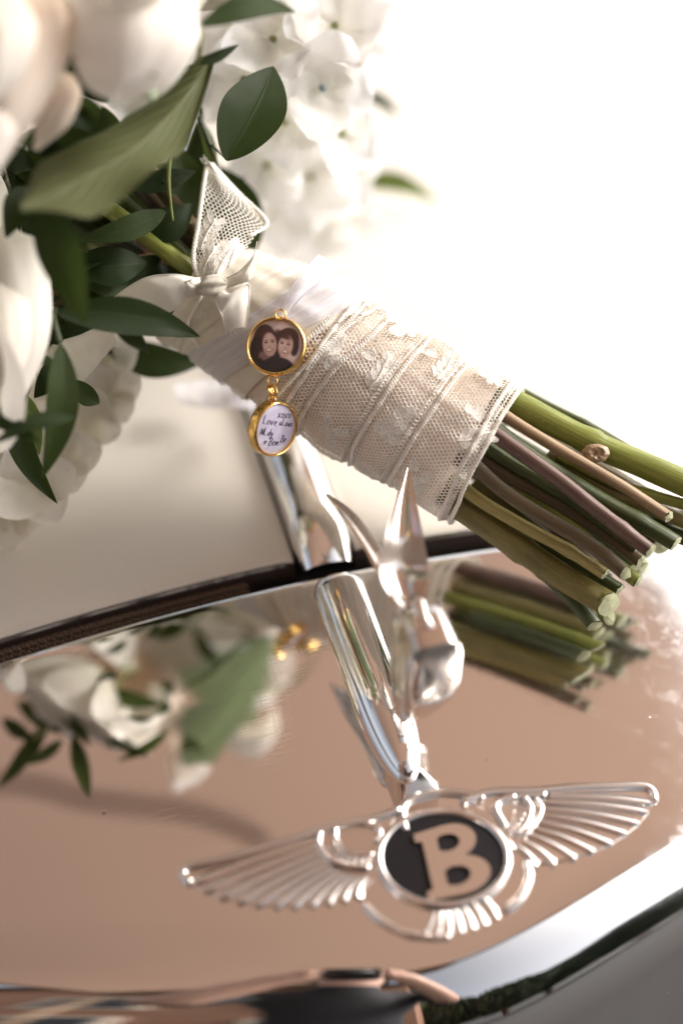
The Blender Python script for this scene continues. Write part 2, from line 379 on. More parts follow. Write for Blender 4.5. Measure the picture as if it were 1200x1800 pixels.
# centre strip on the bonnet: half-round chrome moulding with a rounded closed nose
def strip(name, ya, yb, wid, hgt, zf, nose_lo=.012, nose_hi=0.0, cx=lambda t: 0, mat='chrome_clean', par=None):
    a = Acc(); L = abs(yb-ya)
    def fn(u, v):
        t = v*v*(3-2*v) if nose_lo or nose_hi else v
        y = lerp(ya, yb, v); d0 = abs(y-ya); d1 = abs(yb-y); k = 1
        if nose_lo and d0 < nose_lo: k *= math.sqrt(max(0, 1-(1-d0/nose_lo)**2))
        if nose_hi and d1 < nose_hi: k *= math.sqrt(max(0, 1-(1-d1/nose_hi)**2))
        ang = math.pi*u; prof = math.sin(ang)**.8
        return (cx(v)-math.cos(ang)*wid*(.86+.14*k if nose_hi == 0 else k), y, zf(y)+hgt*prof*(k**.7) - .003*(1-prof))
    def uu(v): return v
    a.grid(lambda u, v: fn(u, v**1.0), 28, 120); return a.build(name, mat, par)
st = strip('bonnet_centre_strip', .0015, 1.2, .0098, .0085, lambda y: .03*y, nose_lo=.008, par=car)

# radiator shell
SL = .09
def yb(x): return -.136+.37*math.sqrt(x*x+.0010)
ROLL = .034
def shell(x, v):
    """v in metres of arc from the gap: flat run, then a quarter roll, then straight down"""
    y0 = -.0028; e = yb(x); run = y0-e
    z0 = crown(x)-.0004
    if v < 0: v = 0
    if v <= run:
        y = y0-v; q = v
        return Vector((x, y, z0-.02*q-SL*q*q/.2 - .0012*math.exp(-q/.0009)))
    q = run; zz = z0-.02*q-SL*q*q/.2; a0 = math.atan(.02+2*SL*q/.2)
    s_ = v-run; R = ROLL
    # curvature eases in over the first part of the roll
    E_ = .010
    if s_ < E_:
        n = 6; y = e; a = a0
        for i in range(n):
            ds = s_/n; a = a0+((i+.5)*ds)**2/(2*R*E_); y -= math.cos(a)*ds; zz -= math.sin(a)*ds
        return Vector((x, y, zz))
    y = e; n = 6
    for i in range(n):
        ds = E_/n; a = a0+((i+.5)*ds)**2/(2*R*E_); y -= math.cos(a)*ds; zz -= math.sin(a)*ds
    a1 = a0+E_/(2*R); s2 = s_-E_; amax = R_(86); sm = (amax-a1)*R
    s3 = min(s2, sm); a2 = a1+s3/R
    y -= R*(math.sin(a2)-math.sin(a1)); zz -= R*(math.cos(a1)-math.cos(a2))
    if s2 > sm: y -= math.cos(amax)*(s2-sm); zz -= math.sin(amax)*(s2-sm)
    return Vector((x, y, zz))
a = Acc()
def sh(u, v):
    x = lerp(-.30, .30, u); run = -.0028-yb(x)
    # v: 0..0.55 flat, rest roll + drop
    if v < .5: arc = (v/.5)**1.5*run if v > 0 else 0
    else: arc = run+((v-.5)/.5)*.16
    return shell(x, arc)
a.grid(sh, 240, 200)
a.grid(lambda u, v: (lerp(-.3, .3, u), -.0028+.0003*math.sin(v*math.pi), crown(lerp(-.3, .3, u))-.0026-.012*v), 240, 4)
SH = a.build('radiator_shell', 'chrome', car)
g = Acc()
for k in range(-14, 15):
    x = k*.019; y = yb(x)-.048
    g.box(x-.0035, x+.0035, y, y+.03, -.5, -.17+crown(x))
g.build('grille_vanes', 'chrome_clean', car)['kind'] = 'stuff'
Acc().grid(lambda u, v: (lerp(-.29, .29, u), yb(lerp(-.29, .29, u))-.02, lerp(-.10, -.5, v)), 30, 2).build('grille_recess', 'black', car)
def sz(x, y):
    """height of the flat part of the shell"""
    q = -.0028-y; return crown(x)-.0004-.02*q-SL*q*q/.2
def onshell(px, py, h=0):
    z = -.01; p = None
    for _ in range(6):
        p = at(px, py, z+h)
        e = yb(p.x)
        if p.y >= e: z = sz(p.x, p.y)
        else:
            lo, hi = -.0028-e, -.0028-e+.06
            for _ in range(18):
                m_ = (lo+hi)/2
                if shell(p.x, m_).y > p.y: lo = m_
                else: hi = m_
            z = shell(p.x, lo).z
    return at(px, py, z+h)
# centre ridge on the shell that carries the mascot
ridge = Acc()
def rfn(u, v):
    y = lerp(-.006, -.0865, v); L = .0805; d0 = v*L; d1 = (1-v)*L; k = 1.
    if d0 < .006: k *= math.sqrt(max(0, 1-(1-d0/.006)**2))
    kk = 1.
    if d1 < .030: kk = math.sqrt(max(0, 1-(1-d1/.030)**2))
    ang = math.pi*u; pr = max(0, math.sin(ang))**.75
    wid = .0085*(.5+.5*k)*kk; hg = (.0085+.002*sstep(.3, .8, v))*k*(kk**.8)
    return (-math.cos(ang)*wid+.001*v, y, sz(0, y)-.001+hg*pr)
ridge.grid(rfn, 32, 110); ridge.build('shell_centre_ridge', 'chrome_clean', car)

# ---------------- winged badge, traced in relief on the shell
badge = []
def bt(pl, r=.0011, h=.0006, seg=8, n=None, acc=None):
    P = smooth_path(pl, n or max(8, len(pl)*5)) if len(pl) > 2 else [np.array(pl[0])*(1-t)+np.array(pl[1])*t for t in (0, .25, .5, .75, 1)]
    (acc or BA).tube([onshell(x, y, h) for x, y in P], r, seg); return P
def ell(cx, cy, rx, ry, rot, a0=0, a1=360, n=48):
    o = []
    for k in range(n+1):
        t = R_(lerp(a0, a1, k/n)); x = rx*math.cos(t); y = ry*math.sin(t); o.append((cx+x*math.cos(rot)-y*math.sin(rot), cy+x*math.sin(rot)+y*math.cos(rot)))
    return o
BC = (779, 1509); BR = R_(2)
OV = Acc()
def ovf(u, v):
    t = 2*math.pi*u; rr = v; x = 107*rr*math.cos(t); y = 77*rr*math.sin(t)
    return onshell(BC[0]+x*math.cos(BR)-y*math.sin(BR), BC[1]+x*math.sin(BR)+y*math.cos(BR), .0010)
OV.grid(ovf, 48, 6, cu=True); badge_oval = OV.build('badge_oval', 'enamel', car); badge_oval['label'] = 'black enamel oval of the winged badge'
RG = Acc(); RG.tube([onshell(x, y, .0010) for x, y in ell(*BC, 113, 82, BR, n=60)[:-1]], .0012, 8, closed=True); RG.build('rim', 'chrome_badge', badge_oval)
# the letter B: outline ribbon loops filled as a raised slab
def slab(outer, holes, h0, h1, name, mat, par, bev=0):
    from mathutils.geometry import tessellate_polygon
    loops = [outer]+holes
    tri = tessellate_polygon([[Vector((x, y, 0)) for x, y in l] for l in loops]); flat = [p for l in loops for p in l]
    a = Acc(); n = len(flat)
    for (x, y) in flat: a.v.append(tuple(onshell(x, y, h1))); a.uv.append((x/100, y/100))
    for (x, y) in flat: a.v.append(tuple(onshell(x, y, h0))); a.uv.append((x/100, y/100))
    for t in tri: a.f.append(tuple(t))
    b = 0
    for l in loops:
        for k in range(len(l)): k2 = (k+1) % len(l); a.f.append((b+k, b+k2, n+b+k2, n+b+k))
        b += len(l)
    o = a.build(name, mat, par, smooth=False); return o
def rotp(P, c, ang): return [(c[0]+(x-c[0])*math.cos(ang)-(y-c[1])*math.sin(ang), c[1]+(x-c[0])*math.sin(ang)+(y-c[1])*math.cos(ang)) for x, y in P]
def letterB():
    O = [(-50,-58),(0,-62)]
    O += ell(10,-31, 46, 31, 0, -95, 62, 14)[1:] + ell(14, 30, 54, 34, 0, -52, 95, 16)
    O += [(-50,62),(-50,46),(-38,44),(-38,-42),(-50,-44)]
    H1 = ell(4,-31, 23, 15, 0, 0, 360, 18)[:-1]; H1 = [(max(x, -12), y) for x, y in H1]
    H2 = ell(7, 29, 26, 17, 0, 0, 360, 18)[:-1]; H2 = [(max(x, -11), y) for x, y in H2]
    f = lambda P: [(788+x*math.cos(R_(-13))-y*math.sin(R_(-13)), 1512+x*math.sin(R_(-13))+y*math.cos(R_(-13))) for x, y in P]
    return f(O), [f(H1), f(H2)]
O, H = letterB(); lb = slab(O, H, .0006, .0019, 'letter', 'chrome', badge_oval)
outer_ring = Acc(); BA = outer_ring
def wing(feathers, outline, inner, tips_r=.0012):
    root = None
# right wing
def feather(x0, y0, x1, y1, w0, w1, bend, name='feather', h=.0004):
    a = Acc(); d = np.array((x1-x0, y1-y0)); L = np.linalg.norm(d); d = d/L; n = np.array((-d[1], d[0]))
    def fn(u, v):
        wd = lerp(w0, w1, v); k = 1-max(0, (v-.93)/.07)**2 if v > .93 else 1
        c = np.array((x0, y0))+d*L*v+n*bend*math.sin(v*math.pi)
        p = c+n*(u-.5)*2*wd*math.sqrt(max(.02, k)); hh = h+.0011*math.sin(math.pi*u)**.7
        if u in (0., 1.): hh = .0002
        return onshell(p[0], p[1], hh)
    a.grid(fn, 8, 18); return a
rwing = Acc(); bt([(812,1410),(860,1393),(940,1390),(1010,1384),(1080,1383),(1130,1383),(1146,1392),(1150,1408)], .0012, .0010, acc=rwing)
rw = rwing.build('badge_wing', 'chrome_badge', car); rw['label'] = 'right wing of the raised badge'
tips = [(1148,1412),(1140,1428),(1124,1448),(1102,1466),(1076,1484),(1045,1498),(1012,1510),(975,1519),(943,1522)]
roots = [(965,1398),(960,1408),(958,1420),(953,1431),(947,1443),(939,1455),(930,1466),(919,1477),(908,1486)]
slab([(815,1409),(860,1395),(940,1392),(1040,1387),(1130,1386),(1147,1396),(1146,1414),(1138,1429),(1122,1448),(1100,1466),(1074,1483),(1043,1496),(1010,1507),(973,1516),(945,1518),(905,1490),(882,1450),(850,1418)], [], -.0008, .0006, 'wing_plate', 'chrome_badge', rw)
for k, (t, r) in enumerate(zip(tips, roots)): feather(r[0], r[1], t[0], t[1], 5.6, 8.2, -4).build('feather', 'chrome_badge', rw)
x_ = Acc(); bt([(920,1402),(932,1420),(925,1446),(905,1466)], .0011, .0009, acc=x_); bt([(940,1402),(951,1420),(943,1444),(920,1470)], .0008, .0009, acc=x_)
bt([(905,1400),(876,1408),(872,1425),(884,1447),(888,1455)], .0011, .0009, acc=x_); bt([(876,1405),(905,1400),(960,1396)], .0009, .0009, acc=x_)
for k in range(6): t = k/5; bt([(930-28*t,1425+46*t),(905-12*t,1415+44*t)], .0006, .0007, acc=x_)
x_.build('wing_shoulder', 'chrome_badge', rw)
# left wing
lwing = Acc(); bt([(705,1422),(650,1440),(580,1455),(500,1480),(420,1505),(360,1518),(330,1525),(322,1537),(335,1552)], .0012, .0010, acc=lwing)
lw = lwing.build('badge_wing', 'chrome_badge', car); lw['label'] = 'left wing of the raised badge'
tips = [(338,1553),(358,1568),(385,1580),(415,1588),(447,1593),(480,1595),(513,1595),(545,1592),(575,1588),(603,1583),(628,1578)]
roots = [(560,1475),(563,1485),(567,1495),(572,1506),(578,1515),(586,1524),(596,1530),(607,1535),(619,1538),(632,1540),(643,1540)]
slab([(700,1426),(650,1442),(580,1458),(500,1483),(420,1508),(330,1528),(326,1538),(340,1552),(360,1566),(386,1578),(415,1585),(447,1590),(480,1592),(513,1592),(545,1589),(575,1585),(603,1580),(628,1574),(655,1545),(664,1500),(680,1460)], [], -.0008, .0005, 'wing_plate', 'chrome_badge', lw)
for k, (t, r) in enumerate(zip(tips, roots)): feather(r[0], r[1], t[0], t[1], 6.6, 10.2, 5).build('feather', 'chrome_badge', lw)
x_ = Acc(); bt([(563,1462),(560,1482),(575,1508),(610,1522),(650,1526)], .0010, .0009, acc=x_); bt([(590,1452),(590,1474),(604,1494),(630,1504),(656,1502)], .0009, .0009, acc=x_)
bt([(620,1446),(650,1450),(668,1462),(660,1480)], .0009, .0009, acc=x_)
for k in range(7): t = k/6; bt([(566+78*t,1500+24*math.sqrt(t)),(596+56*t,1484+18*math.sqrt(t))], .0006, .0007, acc=x_)
x_.build('wing_shoulder', 'chrome_badge', lw)
# tail
tl = Acc(); bt([(640,1590),(665,1615),(710,1640),(760,1648),(790,1646)], .0010, .0006, acc=tl); bt([(925,1515),(928,1545),(912,1580),(888,1600)], .0013, .0009, acc=tl)
bt([(712,1460),(708,1425),(720,1405),(770,1392),(825,1396),(850,1405)], .0011, .0009, acc=tl)
tb = tl.build('badge_tail', 'chrome_badge', car)
for k, (t, r) in enumerate(zip([(745,1645),(768,1646),(790,1644),(812,1641),(834,1635),(855,1627),(876,1615)], [(765,1603),(776,1602),(788,1601),(802,1599),(817,1594),(833,1587),(850,1577)])):
    feather(r[0], r[1], t[0], t[1], 4, 6.5, -2).build('feather', 'chrome_badge', tb)

# ---------------- mascot: standing letter with two swept wings
mas = Acc()
# B standing along the car's centre line, seen almost edge on
D0 = depth(at(760, 1100, .047))
def mascotB():
    # profile in (y, z): front is towards the viewer (spine behind)
    c = Vector((.0095, -.0700, 0)); zt = .048; zb = .0075; th = .0080
    P = [(-.0085, zt-.0008), (-.002, zt), (.005, zt-.0008), (.0085, zt-.004), (.0090, zt-.010), (.0075, zt-.0165), (.0090, zt-.022), (.0098, zt-.028), (.0075, zb+.002), (.001, zb), (-.0075, zb+.0005), (-.0100, zb+.003), (-.0102, zb+.018), (-.0100, zt-.003)]
    Q = [tuple(q) for q in smooth_path(P+[P[0]], 60)][:-1]; n = len(Q)
    a = Acc(); rings = ((-1, .74), (-.99, .84), (-.92, .93), (-.75, .985), (-.4, 1), (.4, 1), (.75, .985), (.92, .93), (.99, .84), (1, .74))
    cy, cz = .001, (zt+zb)/2
    for sx, k in rings:
        for (y, z) in Q:
            q_ = min(1, max(0, (z-zb)/.020)); tp = .30+.70*math.sin(q_*math.pi/2); q2 = min(1, max(0, (zt-z)/.006)); tp *= .80+.20*math.sin(q2*math.pi/2)
            a.v.append((c.x-.0055*(1-q_)**1.5+sx*th*tp, c.y+cy+(y-cy)*k*(.55+.45*math.sin(q_*math.pi/2)), cz+(z-cz)*(k if z > cz else 1))); a.uv.append((y*10, z*10))
    for j in range(len(rings)-1):
        for i in range(n): i2 = (i+1) % n; a.f.append((j*n+i, j*n+i2, (j+1)*n+i2, (j+1)*n+i))
    a.f.append(tuple(range(n))[::-1]); a.f.append(tuple((len(rings)-1)*n+i for i in range(n)))
    # bowls of the letter: two sunk rounds each side
    return a
mb = mascotB().build('mascot_letter', 'chrome_mascot', car); mb['label'] = 'standing letter of the chrome mascot'
# foot and neck
nk = Acc(); nk.tube([pt(x, y, d) for x, y, d in ((752, 1112, D0), (742, 1088, D0+.003), (736, 1068, D0+.006), (728, 1056, D0+.008))], [.0030, .0024, .0030, .0030], 12); nk.build('mascot_neck', 'chrome_mascot', car)
# wings, each a cupped blade with ribs of feathers on its outer side
def mwing(Lc, Rc, cup, thick, nrib):
    a = Acc(); n = 36; Lp = smooth_path(Lc, n); Rp = smooth_path(Rc, n)
    def base(u, v):
        i = min(int(v*n), n-1); t = v*n-i; l = pt(*lerp(Lp[i], Lp[i+1], t)); r = pt(*lerp(Rp[i], Rp[i+1], t))
        return l, r
    def fn(u, v, side):
        l, r = base(u, v); p = l.lerp(r, u); wd = (r-l).length; env = math.sin(math.pi*min(1, v*1.02+.0))**.5 if v < .98 else .2
        nn = FW; b = math.sin(math.pi*u)
        p = p+nn*(cup*wd*b)
        if side: p = p+nn*(thick*b**.5*env + .0004*math.sin(u*nrib*math.pi*2)*b*side)
        return p
    a.grid(lambda u, v: fn(u, v, 0), 20, n); a.grid(lambda u, v: fn(u, v, 1), 40, n)
    return a
Dr = depth(at(735, 1060, .048)); Dt = depth(at(717, 820, .050)); Dl = depth(at(590, 890, .046))
mwing([(722,1068,Dr),(688,1048,Dr+.001),(668,1005,Dr+.004),(676,945,lerp(Dr,Dt,.5)),(694,880,lerp(Dr,Dt,.8)),(715,822,Dt)],
      [(734,1068,Dr),(748,1040,Dr-.002),(753,1000,Dr),(744,945,lerp(Dr,Dt,.45)),(731,880,lerp(Dr,Dt,.75)),(719,822,Dt)], .42, .002, 5).build('mascot_wing', 'chrome_mascot', car)
mwing([(712,1074,Dr),(690,1056,Dr),(666,1016,Dr+.006),(638,962,Dr+.013),(604,912,Dr+.02),(572,870,Dl)],
      [(742,1062,Dr+.006),(708,1030,Dr+.014),(686,985,Dr+.020),(654,938,Dr+.026),(617,896,Dr+.028),(575,867,Dl)], -.25, .002, 6).build('mascot_wing', 'chrome_mascot', car)

# ================================================================ BOUQUET
HL, HR = at(370, 520, .066), at(857, 800, .037)
bq = empty('bridal_bouquet', HR-Vector((0, 0, .02)), 'white and blush bridal bouquet lying on the bonnet, its stems bound in cream lace', 'bouquet')
AX = (HR-HL); LEN = AX.length; AX.normalize()
mid = (HL+HR)/2
N0 = (CAM-mid); N0 = (N0-AX*N0.dot(AX)).normalized(); B0 = N0.cross(AX).normalized()
if B0.dot(UP) < 0: B0 = -B0
def hrad(s):
    q = s/LEN
    pts_ = [(-.3, .026), (-.12, .0205), (0, .0185), (.12, .0198), (.25, .0222), (.4, .0235), (.7, .0236), (1.1, .0236)]
    for (a, ra), (b, rb) in zip(pts_, pts_[1:]):
        if q <= b: return lerp(ra, rb, sstep(a, b, q))
    return .0236
CORDS = [(.375, .10, 0), (.43, .07, 1), (.50, .10, 2), (.66, .03, 3), (.80, .02, 4), (.995, -.02, 5)]
def lump(s, ph):
    x, y = math.cos(ph), math.sin(ph)
    return .0013*nz(x*1.6+4, y*1.6, s*30)+.0010*nz(x*3+9, y*3, s*75)+.0006*nz(x*7, y*7+s*20, s*60+2)
def hand(s, ph, off=0):
    r = hrad(s)+lump(s, ph)+off
    # each lace turn is a little fuller before its cord and pulled in at it
    for c, tilt, k in CORDS:
        d = (s-cord_s(c, tilt, ph))
        if -.016 < d < 0 and c > .4: r += .0011*math.sin(math.pi*(d+.016)/.016)
        if abs(d) < .002: r -= .0005
    c0 = HL+AX*s
    return c0+(N0*math.cos(ph)+B0*math.sin(ph))*r
def cord_s(c, tilt, ph): return LEN*(c+tilt*.5*math.sin(ph)+.012*nz(ph*1.3, c*9))
# lining
ac = Acc(); ac.grid(lambda u, v: hand(lerp(-.004, LEN*.93, v), u*2*math.pi, -.0009), 96, 90, cu=True, uvf=lambda u, v: (u*.148, v*.1)); ac.build('lining', 'base_cloth', bq)

# --- bobbin net as real threads
def prisms(P0, P1, N, r):
    T = P1-P0; T /= np.linalg.norm(T, axis=1)[:, None]+1e-12; S = np.cross(T, N); S /= np.linalg.norm(S, axis=1)[:, None]+1e-12
    n = len(P0); V = np.zeros((n, 6, 3)); k = 0
    for P in (P0, P1):
        V[:, k] = P+S*r; V[:, k+1] = P-S*r; V[:, k+2] = P+N*r*1.2; k += 3
    base = (np.arange(n)*6)[:, None]
    F_ = np.concatenate([base+np.array(q) for q in ((0, 3, 5, 2), (2, 5, 4, 1), (1, 4, 3, 0))], 0)
    return V.reshape(-1, 3), F_
def net(name, surf, u0, u1, v0, v1, p, r, mat, par, keep=None, jit=.12, dist=0.0004, period=False):
    """honeycomb of threads over surf(u,v); u,v in metres"""
    hx = p; hy = p*.82; E = []
    ni = int((v1-v0)/hy)+1; nj = int(round((u1-u0)/hx))
    cache = {}
    def V(i, j, t):
        jj = j % nj if period else j
        k = (i, jj, t)
        if k not in cache:
            rr = random.Random(hash(k) & 0xffffff)
            u = u0+(j+.5*(i % 2))*hx+(0 if t == 0 else 0); v = v0+i*hy+(0 if t == 0 else hy*.36)
            u += (rr.random()-.5)*p*jit; v += (rr.random()-.5)*p*jit
            cache[k] = (u, v)
        return k
    for i in range(ni):
        for j in range(nj):
            a = V(i, j, 0); b = V(i, j, 1); E.append((a, b))
            if i+1 < ni:
                if i % 2 == 0: E.append((b, V(i+1, j, 0))); E.append((b, V(i+1, j-1, 0))) if (period or j > 0) else None
                else: E.append((b, V(i+1, j, 0))); E.append((b, V(i+1, j+1, 0))) if (period or j < nj-1) else None
    E = [e for e in E if e]
    if keep: E = [e for e in E if keep(*cache[e[0]]) and keep(*cache[e[1]])]
    pts_ = {}
    for e in E:
        for k in e:
            if k not in pts_:
                u, v = cache[k]; q = surf(u, v, 0); nn = (surf(u, v, .001)-q).normalized(); pts_[k] = (np.array(q), np.array(nn))
    P0 = np.array([pts_[e[0]][0] for e in E]); P1 = np.array([pts_[e[1]][0] for e in E]); N = np.array([pts_[e[0]][1] for e in E])
    Vv, Ff = prisms(P0, P1, N, r)
    me = bpy.data.meshes.new(name); me.from_pydata(Vv.tolist(), [], Ff.tolist()); me.materials.append(MT[mat]); o = bpy.data.objects.new(name, me); COL.objects.link(o)
    o.parent = par; o.matrix_parent_inverse = PINV[par.name]; PINV[o.name] = Matrix.Identity(4); o['kind'] = 'stuff'
    return o
RM = .0236
surfH = lambda u, v, off: hand(v, u/RM, .0006+off)
CIRC = 2*math.pi*RM
S0 = LEN*.36
def keep_net(u, v): return v > cord_s(.36, .12, u/RM)
PN = CIRC/116
lace = net('lace_wrap', surfH, -CIRC/2, CIRC/2, LEN*.28, LEN*.992, PN, .00017, 'thread', bq, keep_net, period=False)
tag(lace, 'cream lace net wound round the stems')
# woven motifs
def motif(surf, u0, v0, shape, mat='motif', par=None, off=.00015, acc=None, cacc=None):
    """shape: list of (x,y) offsets in metres"""
    n = len(shape); b = len(acc.v)
    acc.v.append(tuple(surf(u0, v0, off))); acc.uv.append((u0, v0))
    for k in (.5, 1.0):
        for (x, y) in shape: acc.v.append(tuple(surf(u0+x*k, v0+y*k, off))); acc.uv.append((u0+x*k, v0+y*k))
    for i in range(n):
        j = (i+1) % n; acc.f.append((b, b+1+i, b+1+j)); acc.f.append((b+1+i, b+1+n+i, b+1+n+j, b+1+j))
    cacc.tube([surf(u0+x, v0+y, off+.00003) for x, y in shape], .00011, 4, closed=True)
def petal_shape(L, W, ang, n=14):
    o = []
    for k in range(n):
        t = 2*math.pi*k/n; x = (L*.5)*(1-math.cos(t)); y = W*.5*math.sin(t)*(1-.25*math.cos(t))
        o.append((x*math.cos(ang)-y*math.sin(ang)-0, x*math.sin(ang)+y*math.cos(ang)))
    cx = L*.5*math.cos(ang); cy = L*.5*math.sin(ang)
    return [(x-cx, y-cy) for x, y in o], (cx, cy)
def flower(surf, u, v, R0_, acc, cacc, np_=5, ph=0):
    for k in range(np_):
        R0 = R0_*random.uniform(.6, 1.25); ph += random.uniform(-.25, .25)
        sh_, (cx, cy) = petal_shape(R0, R0*.72, ph+k*2*math.pi/np_); motif(surf, u+cx*1.15, v+cy*1.15, sh_, acc=acc, cacc=cacc)
def sprig(surf, u, v, L, ang, acc, cacc):
    for k in range(4):
        for sg in (-1, 1):
            sh_, (cx, cy) = petal_shape(L*.42, L*.17, ang+sg*.7); bx = u+math.cos(ang)*L*k/4; by = v+math.sin(ang)*L*k/4
            motif(surf, bx+cx, by+cy, sh_, acc=acc, cacc=cacc)
    cacc.tube([surf(u+math.cos(ang)*L*t, v+math.sin(ang)*L*t+.0006*math.sin(t*5), .0006) for t in [q/8 for q in range(9)]], .0002, 4)
ma, ca = Acc(), Acc()
rows = [(.46, 6), (.58, 7), (.73, 7), (.89, 7)]
for r_, (c, n) in enumerate(rows):
    for k in range(n):
        ph = -math.pi+2*math.pi*(k+.5*(r_ % 2)+.25*random.random())/n; u = ph*RM; v = cord_s(c, .05, ph)+random.uniform(-.001, .001)
        if (k+r_) % 2: flower(surfH, u, v, .0043+random.random()*.0012, ma, ca, 5, random.random()*6)
        else: sprig(surfH, u-.003, v+.003, .0105, random.uniform(-1.2, 1.2), ma, ca)
        # scattered spots
        for q in range(2):
            sh_, _ = petal_shape(random.uniform(.003, .0055), .0034, random.random()*6); motif(surfH, u+random.uniform(.004, .008), v+random.uniform(-.004, .004), sh_, acc=ma, cacc=ca)
mo = ma.build('lace_motif', 'motif', lace); mo['kind'] = 'stuff'
# dense scalloped border next to each cord
def braid(path_fn, n, amp, r, acc, turns, nrm):
    for s_ in (0, 1):
        P = []
        for k in range(n+1):
            t = k/n; c, a_, b_ = path_fn(t); th = math.pi*2*turns*t+s_*math.pi
            P.append(c+a_*(amp*math.cos(th))+b_*(amp*.6*math.sin(th)))
        acc.tube(P, r, 5)
for c, tilt, k in CORDS:
    def pf(t, c=c, tilt=tilt, e=0):
        ph = -math.pi+2*math.pi*t; s_ = cord_s(c, tilt, ph)+e
        p = hand(s_, ph, .0012); nn = (N0*math.cos(ph)+B0*math.sin(ph)); return p, AX, nn
    cc = Acc(); braid(pf, 420, .00050, .00036, cc, 80, None)
    if c > .6 or k == 5:
        # second finer row of loops
        for i in range(130):
            ph = -math.pi+2*math.pi*i/130; s_ = cord_s(c, tilt, ph)-.0022
            cc.tube([hand(s_+.0007*math.cos(t), ph+.030*math.sin(t), .0010) for t in [q*math.pi/3 for q in range(6)]], .0002, 3, closed=True)
    if k == 5:
        braid(lambda t: pf(t, e=-.0034), 420, .0004, .0003, cc, 80, None)
    cc.build('lace_cord', 'thread', bq)
ca.build('motif_outline', 'thread', lace)['kind'] = 'stuff'
# loose fold of a lace turn crossing the wrap: raised corded pleats
for (c1, p1, c2, p2) in ((.50, 1.1, .36, -.9), (.44, 1.2, .42, -.2), (.80, -.3, .93, -1.2)):
    cc = Acc()
    def pf2(t):
        s_ = LEN*lerp(c1, c2, t); ph = lerp(p1, p2, t); return hand(s_, ph, .0017), AX, (N0*math.cos(ph)+B0*math.sin(ph))
    if c1 < .7: braid(pf2, 160, .00042, .00033, cc, 30, None); cc.build('lace_cord', 'thread', bq)
# --- ribbon turns (satin, organza)
def band(name, c, wd, tilt, off, mat, seed, ph0=-math.pi, ph1=math.pi, wr=.0004, nv=14):
    a = Acc()
    def fn(u, v):
        ph = lerp(ph0, ph1, u); s_ = LEN*(c+tilt*.5*math.sin(ph))+wd*(v-.5)*(1+.12*nz(ph*1.2, seed))
        e = min(v, 1-v); cr = .0006*sstep(0, .12, e)
        fold = wr*nz(v*9+seed, ph*.7, seed)+wr*.6*nz(v*22, ph*1.1, seed+5)
        return hand(s_, ph, off+cr+fold)
    a.grid(fn, 110, nv, uvf=lambda u, v: (u*.14, v*wd)); return a.build(name, mat, bq)
band('satin_ribbon', .04, .010, .10, .0006, 'satin', 1); band('satin_ribbon', .085, .011, .22, .0012, 'satin', 2, wr=.0007)
band('satin_ribbon', .17, .013, .16, .0009, 'satin', 3, wr=.0006); band('satin_ribbon', .29, .017, .22, .0004, 'satin', 4, wr=.0005)
band('organza_ribbon', .235, .013, .26, .0016, 'organza', 5, wr=.0005, nv=24); band('organza_ribbon', .285, .008, .30, .0020, 'organza', 8, wr=.0004, nv=20)
# patches of lace showing under the bow
def patch_surf(C):  # C: 4 corner curves (px,py,depth) : left edge list, right edge list
    L_, R__ = smooth_path(C[0], 20), smooth_path(C[1], 20)
    def s(u, v, off=0, wu=C[2], wv=C[3]):
        a = min(max(u/wu, 0), 1); b = min(max(v/wv, 0), 1); i = min(int(b*20), 19); t = b*20-i
        l = pt(*lerp(L_[i], L_[i+1], t)); r = pt(*lerp(R__[i], R__[i+1], t)); p = l.lerp(r, a)
        return p-FW*(off+.003*math.sin(a*math.pi)+.0012*nz(a*4, b*4, 3))
    return s
HD = depth(hand(.0, 0, 0))
up_s = patch_surf([[(352,498,HD+.001),(342,455,HD+.002),(350,390,HD+.006),(358,330,HD+.010),(364,286,HD+.014)], [(395,500,HD+.001),(425,455,HD+.003),(452,420,HD+.008),(468,390,HD+.014),(372,288,HD+.015)], .017, .038])
def up_s2(u, v, off=0): return up_s(u, v, off)
lp = net('lace_collar', up_s2, 0, .017, 0, .038, .00118, .00014, 'thread', bq)
tag(lp, 'loose upright flap of lace net above the bow')
lo_s = patch_surf([[(352,505,HD+.002),(325,535,HD+.003),(300,565,HD+.006),(330,600,HD+.010)], [(400,515,HD),(392,550,HD+.001),(385,600,HD+.004),(400,655,HD+.010)], .014, .022])
lp2 = net('lace_collar', lo_s, 0, .014, 0, .022, .0015, .00014, 'thread', bq)
ma, ca = Acc(), Acc()
flower(up_s2, .012, .013, .0032, ma, ca, 5, .4); sprig(up_s2, .003, .003, .011, 1.2, ma, ca); flower(up_s2, .006, .006, .0025, ma, ca, 5, 1); sprig(up_s2, .010, .002, .012, 1.4, ma, ca); sprig(up_s2, .014, .006, .008, 1.7, ma, ca); sprig(up_s2, .002, .012, .010, 1.3, ma, ca)
ma.build('lace_motif', 'motif', lp)['kind'] = 'stuff'
for E_ in ([(352,498,HD),(340,455,HD+.001),(349,390,HD+.005),(357,330,HD+.009),(364,286,HD+.013)], [(372,288,HD+.014),(415,335,HD+.014),(468,390,HD+.013),(440,415,HD+.006)]):
    P = [pt(*p) for p in smooth_path(E_, 120)]; tg = (P[-1]-P[0]).normalized(); sd_ = tg.cross(FW).normalized()
    for s_ in (0, 1): ca.tube([p+sd_*(.0005*math.cos(k*1.0+s_*math.pi))-FW*(.0004*math.sin(k*1.0+s_*math.pi)) for k, p in enumerate(P)], .0004, 5)
